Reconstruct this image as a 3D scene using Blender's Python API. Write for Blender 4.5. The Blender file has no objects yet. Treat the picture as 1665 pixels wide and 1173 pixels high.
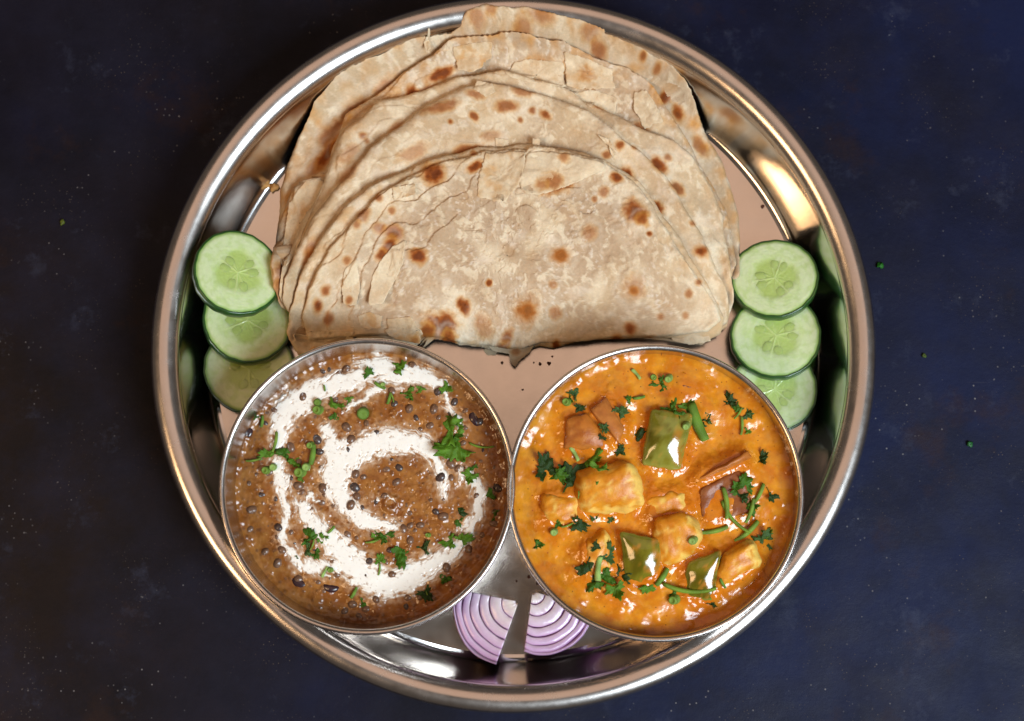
import bpy, math, random
import numpy as np
from mathutils import Vector, Matrix

random.seed(7)
rng = np.random.default_rng(11)
S = bpy.context.scene
COL = S.collection

# ------------------------------------------------------------------ camera
W_PX, H_PX = 1665.0, 1173.0
FPX = 50.0 / 36.0 * W_PX
TILT = math.radians(8.0)
RIM_R, RIM_Z = 0.165, 0.0373
LOOK = np.array([0.0, math.sin(TILT), -math.cos(TILT)])
UP = np.array([0.0, math.cos(TILT), math.sin(TILT)])
RIGHT = np.array([1.0, 0.0, 0.0])
DIST = FPX * RIM_R / 592.0
CAM = np.array([0, 0, RIM_Z]) - DIST * (LOOK + (2.5 / FPX) * RIGHT + (31.5 / FPX) * UP)
cd = bpy.data.cameras.new('camera')
cam = bpy.data.objects.new('camera', cd)
COL.objects.link(cam)
cam.location = CAM
cam.rotation_euler = (TILT, 0, 0)
cd.lens = 50
cd.sensor_width = 36
cd.clip_start = 0.01
cd.clip_end = 20
cd.dof.use_dof = True
cd.dof.focus_distance = DIST + 0.005
cd.dof.aperture_fstop = 7.0
S.camera = cam

# ------------------------------------------------------------------ light
w = bpy.data.worlds.new('World')
S.world = w
w.use_nodes = True
bg = w.node_tree.nodes['Background']
bg.inputs[0].default_value = (1.0, 0.80, 0.66, 1)
bg.inputs[1].default_value = 0.075


def area_light(name, loc, target, sx, sy, color, power):
    ld = bpy.data.lights.new(name, 'AREA')
    ld.shape = 'RECTANGLE'
    ld.size, ld.size_y = sx, sy
    ld.color = color
    ld.energy = power
    o = bpy.data.objects.new(name, ld)
    COL.objects.link(o)
    o.location = loc
    d = Vector(target) - Vector(loc)
    o.rotation_euler = d.to_track_quat('-Z', 'Y').to_euler()
    return o


area_light('window_light', (0.74, -0.68, 1.12), (0, 0, 0), 0.6, 0.7, (0.78, 0.90, 1.0), 31.0)
area_light('warm_room_lamp', (-0.88, -0.38, 1.12), (0, 0, 0), 0.32, 0.42, (1.0, 0.62, 0.32), 5.8)
area_light('ceiling_bounce', (0.0, 0.75, 1.75), (0, 0.75, 0), 1.8, 1.4, (1.0, 0.66, 0.48), 5.6)

S.view_settings.view_transform = 'Standard'
S.view_settings.look = 'None'
S.view_settings.exposure = 0.0
S.view_settings.gamma = 1.0
S.render.engine = 'CYCLES'
S.cycles.use_denoising = True
S.cycles.max_bounces = 10
S.cycles.caustics_reflective = False
S.cycles.caustics_refractive = False


# ------------------------------------------------------------------ maths helpers
def P(px, py, z):
    """the point of the place at height z seen at photograph pixel (px, py)"""
    px = np.asarray(px, float)
    py = np.asarray(py, float)
    z = np.asarray(z, float)
    a = (px - W_PX / 2) / FPX
    b = (H_PX / 2 - py) / FPX
    dx = a
    dy = b * UP[1] + LOOK[1]
    dz = b * UP[2] + LOOK[2]
    t = (z - CAM[2]) / dz
    return np.stack(np.broadcast_arrays(CAM[0] + t * dx, CAM[1] + t * dy, z), -1)


def _hash(ix, iy, seed):
    h = (ix.astype(np.int64) * 374761393 + iy.astype(np.int64) * 668265263 + seed * 974711) & 0xffffffff
    h = ((h ^ (h >> 13)) * 1274126177) & 0xffffffff
    h = h ^ (h >> 16)
    return (h & 0xffff) / 65535.0


def pnoise(x, y, seed=0):
    ix = np.floor(x)
    iy = np.floor(y)
    fx = x - ix
    fy = y - iy
    u = fx * fx * fx * (fx * (fx * 6 - 15) + 10)
    v = fy * fy * fy * (fy * (fy * 6 - 15) + 10)

    def g(ox, oy):
        a = _hash(ix + ox, iy + oy, seed) * 2 * np.pi
        return np.cos(a) * (fx - ox) + np.sin(a) * (fy - oy)
    n0 = g(0, 0) * (1 - u) + g(1, 0) * u
    n1 = g(0, 1) * (1 - u) + g(1, 1) * u
    return (n0 * (1 - v) + n1 * v) * 1.5


def fbm(x, y, seed=0, octv=4, gain=0.5):
    s = np.zeros_like(np.asarray(x, float))
    a = 1.0
    t = 0.0
    for k in range(octv):
        s = s + a * pnoise(x * 2 ** k + 17.3 * k, y * 2 ** k - 9.1 * k, seed + k * 7)
        t += a
        a *= gain
    return s / t * 1.4


def worley(x, y, seed=0):
    ix = np.floor(x)
    iy = np.floor(y)
    best = np.full(np.shape(x), 9.0)
    cid = np.zeros(np.shape(x))
    for ox in (-1, 0, 1):
        for oy in (-1, 0, 1):
            cx = ix + ox + _hash(ix + ox, iy + oy, seed)
            cy = iy + oy + _hash(ix + ox, iy + oy, seed + 5)
            d = np.hypot(x - cx, y - cy)
            c = _hash(ix + ox, iy + oy, seed + 9)
            cid = np.where(d < best, c, cid)
            best = np.minimum(best, d)
    return best, cid


def sstep(a, b, x):
    t = np.clip((x - a) / (b - a), 0, 1)
    return t * t * (3 - 2 * t)


def mixc(a, b, t):
    a = np.asarray(a, float)
    b = np.asarray(b, float)
    return a + (b - a) * np.asarray(t)[..., None]


def seg_dist(x, y, pts):
    """distance to a polyline and the (linear) position along it, as index"""
    best = np.full(np.shape(x), 1e9)
    pos = np.zeros(np.shape(x))
    for k in range(len(pts) - 1):
        ax, ay = pts[k]
        bx, by = pts[k + 1]
        vx, vy = bx - ax, by - ay
        L = vx * vx + vy * vy + 1e-12
        t = np.clip(((x - ax) * vx + (y - ay) * vy) / L, 0, 1)
        d = np.hypot(x - ax - t * vx, y - ay - t * vy)
        pos = np.where(d < best, k + t, pos)
        best = np.minimum(best, d)
    return best, pos


# ------------------------------------------------------------------ scene helpers
def build(name, V, faces, mat, parent=None, loc=(0, 0, 0), col=None, smooth=True, rot=None):
    """one mesh object from vertex array V (world coords if loc given they are made local)"""
    V = np.asarray(V, np.float32) - np.asarray(loc, np.float32)
    me = bpy.data.meshes.new(name)
    me.vertices.add(len(V))
    me.vertices.foreach_set('co', V.ravel())
    groups = faces if isinstance(faces, (list, tuple)) else [faces]
    groups = [np.asarray(g, np.int32) for g in groups if len(g)]
    nl = sum(g.size for g in groups)
    npol = sum(len(g) for g in groups)
    me.loops.add(nl)
    me.polygons.add(npol)
    me.loops.foreach_set('vertex_index', np.concatenate([g.ravel() for g in groups]))
    st = []
    k = 0
    for g in groups:
        st.append(k + np.arange(len(g)) * g.shape[1])
        k += g.size
    me.polygons.foreach_set('loop_start', np.concatenate(st).astype(np.int32))
    me.polygons.foreach_set('use_smooth', np.full(npol, smooth))
    me.update(calc_edges=True)
    me.validate()
    if col is not None:
        c = np.ones((len(V), 4), np.float32)
        c[:, :3] = np.clip(col, 0, 1)
        at = me.color_attributes.new('Col', 'FLOAT_COLOR', 'POINT')
        at.data.foreach_set('color', c.ravel())
    me.materials.append(mat)
    return link(name, me, parent, loc)


def link(name, me, parent=None, loc=(0, 0, 0)):
    o = bpy.data.objects.new(name, me)
    COL.objects.link(o)
    o.location = loc
    if parent is not None:
        o.parent = parent
        o.matrix_parent_inverse = Matrix.Translation(parent.location).inverted() if True else Matrix()
    return o


def thing(name, label, cat, loc, group=None):
    o = bpy.data.objects.new(name, None)
    COL.objects.link(o)
    o.location = loc
    o.empty_display_size = 0.01
    return tag(o, label, cat, group)


def tag(o, label=None, cat=None, group=None, kind=None):
    if label:
        o['label'] = label
    if cat:
        o['category'] = cat
    if group:
        o['group'] = group
    if kind:
        o['kind'] = kind
    return o


def grid_faces(nr, nc, wrap=False, off=0):
    """quads of an nr x nc vertex grid"""
    r = np.arange(nr - 1)
    c = np.arange(nc if wrap else nc - 1)
    R, C = np.meshgrid(r, c, indexing='ij')
    C2 = (C + 1) % nc
    return (np.stack([R * nc + C, R * nc + C2, (R + 1) * nc + C2, (R + 1) * nc + C], -1).reshape(-1, 4) + off)


def lathe(name, prof, mat, parent, loc, n=256):
    prof = np.asarray(prof, float)
    # resample smoothly (Catmull-Rom) so that curves stay round
    pts = []
    m = len(prof)
    for i in range(m - 1):
        p0, p1, p2, p3 = prof[max(i - 1, 0)], prof[i], prof[i + 1], prof[min(i + 2, m - 1)]
        for t in np.linspace(0, 1, 5)[:-1]:
            pts.append(0.5 * (2 * p1 + (p2 - p0) * t + (2 * p0 - 5 * p1 + 4 * p2 - p3) * t * t + (3 * p1 - p0 - 3 * p2 + p3) * t ** 3))
    pts.append(prof[-1])
    pts = np.array(pts)
    pts[:, 0] = np.maximum(pts[:, 0], 1e-5)
    a = np.linspace(0, 2 * np.pi, n, endpoint=False)
    V = np.stack([pts[:, 0][:, None] * np.cos(a), pts[:, 0][:, None] * np.sin(a), np.repeat(pts[:, 1][:, None], n, 1)], -1).reshape(-1, 3)
    V = V + np.asarray(loc)
    return build(name, V, grid_faces(len(pts), n, True), mat, parent, loc)


# ------------------------------------------------------------------ materials
def new_mat(name):
    m = bpy.data.materials.new(name)
    m.use_nodes = True
    nt = m.node_tree
    return m, nt, nt.nodes['Principled BSDF']


def nd(nt, typ, **kw):
    n = nt.nodes.new(typ)
    for k, v in kw.items():
        if k.startswith('i_'):
            n.inputs[k[2:].replace('_', ' ')].default_value = v
        else:
            setattr(n, k, v)
    return n


def noise_node(nt, scale, detail=4.0, rough=0.55, vec=None):
    n = nd(nt, 'ShaderNodeTexNoise')
    n.inputs['Scale'].default_value = scale
    n.inputs['Detail'].default_value = detail
    n.inputs['Roughness'].default_value = rough
    if vec is not None:
        nt.links.new(vec, n.inputs['Vector'])
    return n


def coord(nt, which='Object'):
    return nd(nt, 'ShaderNodeTexCoord').outputs[which]


def ramp(nt, fac, stops):
    r = nd(nt, 'ShaderNodeValToRGB')
    el = r.color_ramp.elements
    while len(el) < len(stops):
        el.new(0.5)
    for e, (p, c) in zip(el, stops):
        e.position = p
        e.color = (*c, 1) if len(c) == 3 else c
    nt.links.new(fac, r.inputs[0])
    return r.outputs[0]


def mixn(nt, fac, a, b, mode='MIX'):
    m = nd(nt, 'ShaderNodeMix', data_type='RGBA', blend_type=mode)
    for sock, v in ((m.inputs[0], fac), (m.inputs[6], a), (m.inputs[7], b)):
        if isinstance(v, (int, float)):
            sock.default_value = v
        elif isinstance(v, tuple):
            sock.default_value = (*v, 1)
        else:
            nt.links.new(v, sock)
    return m.outputs[2]


def bump(nt, bsdf, height, strength=0.3, dist=0.0005):
    b = nd(nt, 'ShaderNodeBump')
    b.inputs['Strength'].default_value = strength
    b.inputs['Distance'].default_value = dist
    nt.links.new(height, b.inputs['Height'])
    nt.links.new(b.outputs[0], bsdf.inputs['Normal'])
    return b


def food_mat(name, rough=0.5, sss=0.0, sss_r=(0.004, 0.002, 0.001), var=0.15, nscale=500.0, bstr=0.3, bdist=0.0003,
             bscale=900.0, coat=0.0, base=None, spec=0.5, speck=None):
    m, nt, b = new_mat(name)
    co = coord(nt)
    if base is None:
        a = nd(nt, 'ShaderNodeAttribute', attribute_name='Col')
        c = a.outputs['Color']
    else:
        r = nd(nt, 'ShaderNodeRGB')
        r.outputs[0].default_value = (*base, 1)
        c = r.outputs[0]
    n = noise_node(nt, nscale, 5, 0.6, co)
    g = ramp(nt, n.outputs['Fac'], [(0.3, (1 - var,) * 3), (0.7, (1 + var * 0.0 + 0.0, 1, 1))])
    c = mixn(nt, 1.0, c, g, 'MULTIPLY')
    if speck:
        for sc, thr, colr, sd in speck:
            v = nd(nt, 'ShaderNodeTexVoronoi')
            v.inputs['Scale'].default_value = sc
            mp = nd(nt, 'ShaderNodeMapping')
            mp.inputs['Location'].default_value = (sd, sd * 0.7, 0)
            nt.links.new(co, mp.inputs['Vector'])
            nt.links.new(mp.outputs[0], v.inputs['Vector'])
            f = ramp(nt, v.outputs['Distance'], [(thr * 0.6, (1, 1, 1)), (thr, (0, 0, 0))])
            k = ramp(nt, v.outputs['Color'], [(0.55, (0, 0, 0)), (0.6, (1, 1, 1))])
            ff = mixn(nt, 1.0, f, k, 'MULTIPLY')
            c = mixn(nt, ff, c, colr)
    nt.links.new(c, b.inputs['Base Color'])
    b.inputs['Roughness'].default_value = rough
    b.inputs['Specular IOR Level'].default_value = spec
    if sss:
        b.inputs['Subsurface Weight'].default_value = sss
        b.inputs['Subsurface Radius'].default_value = sss_r
        b.inputs['Subsurface Scale'].default_value = 1.0
    if coat:
        b.inputs['Coat Weight'].default_value = coat
        b.inputs['Coat Roughness'].default_value = 0.08
    bn = noise_node(nt, bscale, 4, 0.6, co)
    bump(nt, b, bn.outputs['Fac'], bstr, bdist)
    return m


def steel_mat(name, rough, colr, scratch=0.15):
    m, nt, b = new_mat(name)
    co = coord(nt)
    b.inputs['Metallic'].default_value = 1.0
    n = noise_node(nt, 45, 5, 0.6, co)
    c = ramp(nt, n.outputs['Fac'], [(0.3, tuple(x * 0.92 for x in colr)), (0.7, colr)])
    # dull spots left by water drops and fingers
    v = nd(nt, 'ShaderNodeTexVoronoi')
    v.inputs['Scale'].default_value = 260
    nt.links.new(co, v.inputs['Vector'])
    f = ramp(nt, v.outputs['Distance'], [(0.05, (1, 1, 1)), (0.10, (0, 0, 0))])
    k = ramp(nt, v.outputs['Color'], [(0.80, (0, 0, 0)), (0.84, (1, 1, 1))])
    ff = mixn(nt, 1.0, f, k, 'MULTIPLY')
    c = mixn(nt, ff, c, tuple(x * 0.8 for x in colr))
    nt.links.new(c, b.inputs['Base Color'])
    n2 = noise_node(nt, 120, 6, 0.65, co)
    rr = ramp(nt, n2.outputs['Fac'], [(0.3, (rough * 0.85,) * 3), (0.75, (rough * 1.2,) * 3)])
    nt.links.new(rr, b.inputs['Roughness'])
    n3 = noise_node(nt, 900, 3, 0.6, co)
    bump(nt, b, n3.outputs['Fac'], scratch, 0.00006)
    return m


def table_mat():
    m, nt, b = new_mat('dark_painted_board')
    co = coord(nt)
    big = noise_node(nt, 3.2, 5, 0.6, co)
    # mottled brown-black to navy along x; the navy side holds painted-in window sheen
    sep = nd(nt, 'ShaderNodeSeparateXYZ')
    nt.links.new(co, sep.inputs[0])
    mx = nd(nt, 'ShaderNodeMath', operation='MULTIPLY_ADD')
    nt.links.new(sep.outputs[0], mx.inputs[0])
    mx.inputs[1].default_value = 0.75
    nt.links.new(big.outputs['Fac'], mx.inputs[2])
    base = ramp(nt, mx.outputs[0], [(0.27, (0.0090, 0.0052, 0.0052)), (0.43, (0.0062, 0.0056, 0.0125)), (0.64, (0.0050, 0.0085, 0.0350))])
    mid = noise_node(nt, 22, 6, 0.65, co)
    base = mixn(nt, ramp(nt, mid.outputs['Fac'], [(0.42, (0, 0, 0)), (0.70, (0.8, 0.8, 0.8))]), base, (0.010, 0.010, 0.021))
    dk = noise_node(nt, 9, 7, 0.7, co)
    base = mixn(nt, 1.0, base, ramp(nt, dk.outputs['Fac'], [(0.36, (0.45, 0.45, 0.5)), (0.58, (1, 1, 1))]), 'MULTIPLY')
    # rusty smudges
    ru = noise_node(nt, 14, 6, 0.7, co)
    base = mixn(nt, ramp(nt, ru.outputs['Fac'], [(0.57, (0, 0, 0)), (0.74, (0.7, 0.7, 0.7))]), base, (0.022, 0.009, 0.005))
    # chalky worn patches
    ch = noise_node(nt, 30, 8, 0.75, co)
    base = mixn(nt, ramp(nt, ch.outputs['Fac'], [(0.57, (0, 0, 0)), (0.78, (0.55, 0.55, 0.55))]), base, (0.045, 0.052, 0.085))
    # fine pale specks of two sizes, gathered in places
    for sc, thr, keep, colr in ((330, 0.17, 0.62, (0.15, 0.14, 0.14)), (75, 0.040, 0.55, (0.16, 0.17, 0.20)), (150, 0.07, 0.60, (0.10, 0.09, 0.09)), (700, 0.24, 0.60, (0.07, 0.055, 0.045))):
        v = nd(nt, 'ShaderNodeTexVoronoi')
        v.inputs['Scale'].default_value = sc
        nt.links.new(co, v.inputs['Vector'])
        f = ramp(nt, v.outputs['Distance'], [(thr * 0.5, (1, 1, 1)), (thr, (0, 0, 0))])
        k = ramp(nt, v.outputs['Color'], [(keep, (0, 0, 0)), (keep + 0.05, (1, 1, 1))])
        d = noise_node(nt, 9 + sc * 0.02, 3, 0.6, co)
        dd = ramp(nt, d.outputs['Fac'], [(0.50, (0, 0, 0)), (0.68, (1, 1, 1))])
        ff = mixn(nt, 1.0, mixn(nt, 1.0, f, k, 'MULTIPLY'), dd, 'MULTIPLY')
        base = mixn(nt, ff, base, colr)
    # long scratches
    mp = nd(nt, 'ShaderNodeMapping')
    mp.inputs['Rotation'].default_value = (0, 0, 0.5)
    mp.inputs['Scale'].default_value = (14, 420, 1)
    nt.links.new(co, mp.inputs['Vector'])
    sn = noise_node(nt, 1.0, 2, 0.5, mp.outputs[0])
    base = mixn(nt, ramp(nt, sn.outputs['Fac'], [(0.73, (0, 0, 0)), (0.80, (0.35, 0.35, 0.35))]), base, (0.06, 0.055, 0.06))
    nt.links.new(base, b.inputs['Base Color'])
    rn = noise_node(nt, 40, 5, 0.6, co)
    nt.links.new(ramp(nt, rn.outputs['Fac'], [(0.3, (0.48,) * 3), (0.7, (0.66,) * 3)]), b.inputs['Roughness'])
    b.inputs['Specular IOR Level'].default_value = 0.14
    bn = noise_node(nt, 260, 6, 0.7, co)
    bump(nt, b, bn.outputs['Fac'], 0.35, 0.0006)
    return m


M_TABLE = table_mat()
M_STEEL = steel_mat('polished_steel', 0.15, (0.68, 0.66, 0.65), 0.05)
M_BOWL = steel_mat('brushed_bowl_steel', 0.24, (0.68, 0.66, 0.65), 0.05)
M_BASE = steel_mat('satin_steel', 0.20, (0.74, 0.67, 0.60), 0.3)
M_RIM = steel_mat('rolled_steel', 0.25, (0.66, 0.61, 0.57), 0.08)
M_BREAD = food_mat('paratha_dough', 0.75, 0.06, (0.002, 0.001, 0.0005), 0.16, 800, 0.5, 0.00035, 1500, spec=0.18)
M_DAL = food_mat('dal_gravy', 0.24, 0.0, (0.002, 0.001, 0.0005), 0.25, 420, 0.12, 0.0004, 500, coat=0.1)
M_CREAM = food_mat('cream', 0.25, 0.15, (0.002, 0.0018, 0.0015), 0.04, 300, 0.10, 0.0003, 400, coat=0.15)
M_LENTIL = food_mat('black_lentil', 0.30, 0, var=0.4, nscale=300, bstr=0.2, base=(0.085, 0.052, 0.042), coat=0.15)
M_LENTIL2 = food_mat('gravy_coated_lentil', 0.32, 0, var=0.4, nscale=300, bstr=0.2, base=(0.20, 0.100, 0.055), coat=0.15)
M_BEAN = food_mat('kidney_bean', 0.25, 0, var=0.4, nscale=200, bstr=0.15, base=(0.045, 0.018, 0.022), coat=0.2)
M_CURRY = food_mat('curry_gravy', 0.19, 0.0, (0.004, 0.0015, 0.0004), 0.20, 380, 0.08, 0.0004, 500, coat=0.1,
                   speck=[(420, 0.12, (0.06, 0.025, 0.008), 1.0), (300, 0.10, (0.34, 0.05, 0.01), 6.0)])
M_PIECE = food_mat('curry_coated_piece', 0.36, 0.06, (0.004, 0.002, 0.0007), 0.22, 380, 0.35, 0.0004, 900, spec=0.35)
M_CAPS = food_mat('cooked_capsicum', 0.13, 0.08, (0.003, 0.003, 0.0006), 0.15, 250, 0.15, 0.0003, 400, coat=0.4)
M_HERB = food_mat('coriander_leaf', 0.42, 0.12, (0.001, 0.002, 0.0004), 0.35, 700, 0.5, 0.0003, 1200, spec=0.2)
M_CUKE = food_mat('cucumber_flesh', 0.25, 0.45, (0.004, 0.005, 0.002), 0.08, 600, 0.25, 0.0002, 1100, coat=0.25)
M_SEED = food_mat('cucumber_seed', 0.18, 0.4, (0.004, 0.005, 0.001), 0.15, 600, 0.1, 0.0002, 900, base=(0.42, 0.56, 0.17), coat=0.3)
M_SKIN = food_mat('cucumber_skin', 0.28, 0, var=0.4, nscale=220, bstr=0.3, base=(0.022, 0.085, 0.014), coat=0.3)
M_ONION = food_mat('red_onion', 0.28, 0.3, (0.004, 0.003, 0.004), 0.10, 500, 0.25, 0.0002, 900, coat=0.2)

# ------------------------------------------------------------------ table
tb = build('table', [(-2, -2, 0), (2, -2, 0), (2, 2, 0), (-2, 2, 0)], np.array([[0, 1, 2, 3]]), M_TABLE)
tag(tb, 'dark navy and black weathered board under the steel plate', 'table', kind='structure')

# ------------------------------------------------------------------ plate
PIN = np.array([(0.0, .003), (.07, .003), (.138, .003), (.1415, .0032), (.1442, .0044), (.1464, .0078), (.1486, .014), (.1506, .022), (.1520, .0285), (.1526, .0310)])
PRIM = np.array([(.1526, .0310), (.1528, .0324), (.1534, .0338), (.1546, .0352), (.1562, .0363), (.1580, .0370), (.1600, .0373), (.1620, .0370), (.1636, .0362), (.1647, .0350), (.1650, .0337), (.1642, .0326), (.1625, .0321), (.1600, .0321)])
POUT = np.array([(.1600, .0321), (.1565, .0316), (.1540, .029), (.1523, .022), (.1502, .014), (.1479, .0068), (.1447, .0026), (.1410, .0012), (.138, .0004), (.07, .0004), (0.0, .0004)])
plate = thing('serving_plate', 'large round stainless steel plate with rolled rim holding the whole meal', 'plate', (0, 0, 0))
fl = lathe('base', PIN[:4], M_BASE, plate, (0, 0, 0))
lathe('wall', PIN[3:], M_STEEL, plate, (0, 0, 0))
lathe('rim', PRIM, M_RIM, plate, (0, 0, 0), 384)
lathe('underside', POUT, M_STEEL, plate, (0, 0, 0))
_pp = np.concatenate([PIN, PRIM[1:7]])


def plate_h(x, y):
    r = np.hypot(x, y)
    z = np.interp(r, _pp[:, 0], _pp[:, 1])
    return np.where(r > .160, .0373 - (r - .160) * 0.8, z)


# ------------------------------------------------------------------ bowls
BOWL_H = 0.047
BZ = 0.0031
LC = P(597, 788, BZ + BOWL_H)
RC = P(1066, 799, BZ + BOWL_H)
BIN = np.array([(0, .0016), (.044, .0016), (.049, .0028), (.0535, .008), (.0575, .017), (.0603, .027), (.0620, .037), (.0627, .043), (.0630, .0448)])
BRIM = np.array([(.0630, .0448), (.0624, .0456), (.0624, .0466), (.0631, .0474), (.0640, .0477), (.0646, .0474), (.0650, .0465), (.0650, .0453), (.0645, .0446), (.0640, .0444)])
BOUT = np.array([(.0640, .0444), (.0638, .043), (.0631, .037), (.0614, .027), (.0586, .017), (.0546, .007), (.0500, .0010), (.045, 0), (0, 0)])
bowls = []
for c, lab in ((LC, 'left steel bowl filled with brown lentil dal and cream'), (RC, 'right steel bowl filled with orange paneer curry')):
    b = thing('steel_bowl', lab, 'bowl', (c[0], c[1], BZ))
    bl = (c[0], c[1], BZ)
    for nm, pr, mt in (('inner_wall', BIN, M_BOWL), ('rim', BRIM, M_RIM), ('outer_wall', BOUT, M_STEEL)):
        lathe(nm, pr, mt, b, bl, 256)
    bowls.append(b)


def bowl_r(z):
    return np.interp(z - BZ, BIN[1:, 1], BIN[1:, 0])


class HF:
    """height raster used to let things rest on one another"""
    def __init__(s, x0, x1, y0, y1, d):
        s.x0, s.y0, s.d = x0, y0, d
        s.nx = int((x1 - x0) / d) + 1
        s.ny = int((y1 - y0) / d) + 1
        s.X, s.Y = np.meshgrid(x0 + np.arange(s.nx) * d, y0 + np.arange(s.ny) * d)
        s.H = np.zeros_like(s.X)

    def at(s, x, y, A=None):
        A = s.H if A is None else A
        fx = np.clip((np.asarray(x) - s.x0) / s.d, 0, s.nx - 1.001)
        fy = np.clip((np.asarray(y) - s.y0) / s.d, 0, s.ny - 1.001)
        ix = fx.astype(int)
        iy = fy.astype(int)
        u = fx - ix
        v = fy - iy
        return (A[iy, ix] * (1 - u) + A[iy, ix + 1] * u) * (1 - v) + (A[iy + 1, ix] * (1 - u) + A[iy + 1, ix + 1] * u) * v

    def stamp(s, V):
        ix = np.clip(np.round((V[:, 0] - s.x0) / s.d).astype(int), 1, s.nx - 2)
        iy = np.clip(np.round((V[:, 1] - s.y0) / s.d).astype(int), 1, s.ny - 2)
        for ox in (-1, 0, 1):
            for oy in (-1, 0, 1):
                np.maximum.at(s.H, (iy + oy, ix + ox), V[:, 2])


def blur(A, sig):
    r = int(3 * sig) + 1
    k = np.exp(-0.5 * (np.arange(-r, r + 1) / sig) ** 2)
    k /= k.sum()
    B = np.pad(A, ((r, r), (0, 0)), 'edge')
    A = sum(k[i] * B[i:i + A.shape[0]] for i in range(2 * r + 1))
    B = np.pad(A, ((0, 0), (r, r)), 'edge')
    return sum(k[i] * B[:, i:i + A.shape[1]] for i in range(2 * r + 1))


# ------------------------------------------------------------------ cucumber slices
PLATE_HF = HF(-.17, .17, -.17, .17, .0005)
PLATE_HF.H = plate_h(PLATE_HF.X, PLATE_HF.Y)


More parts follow.
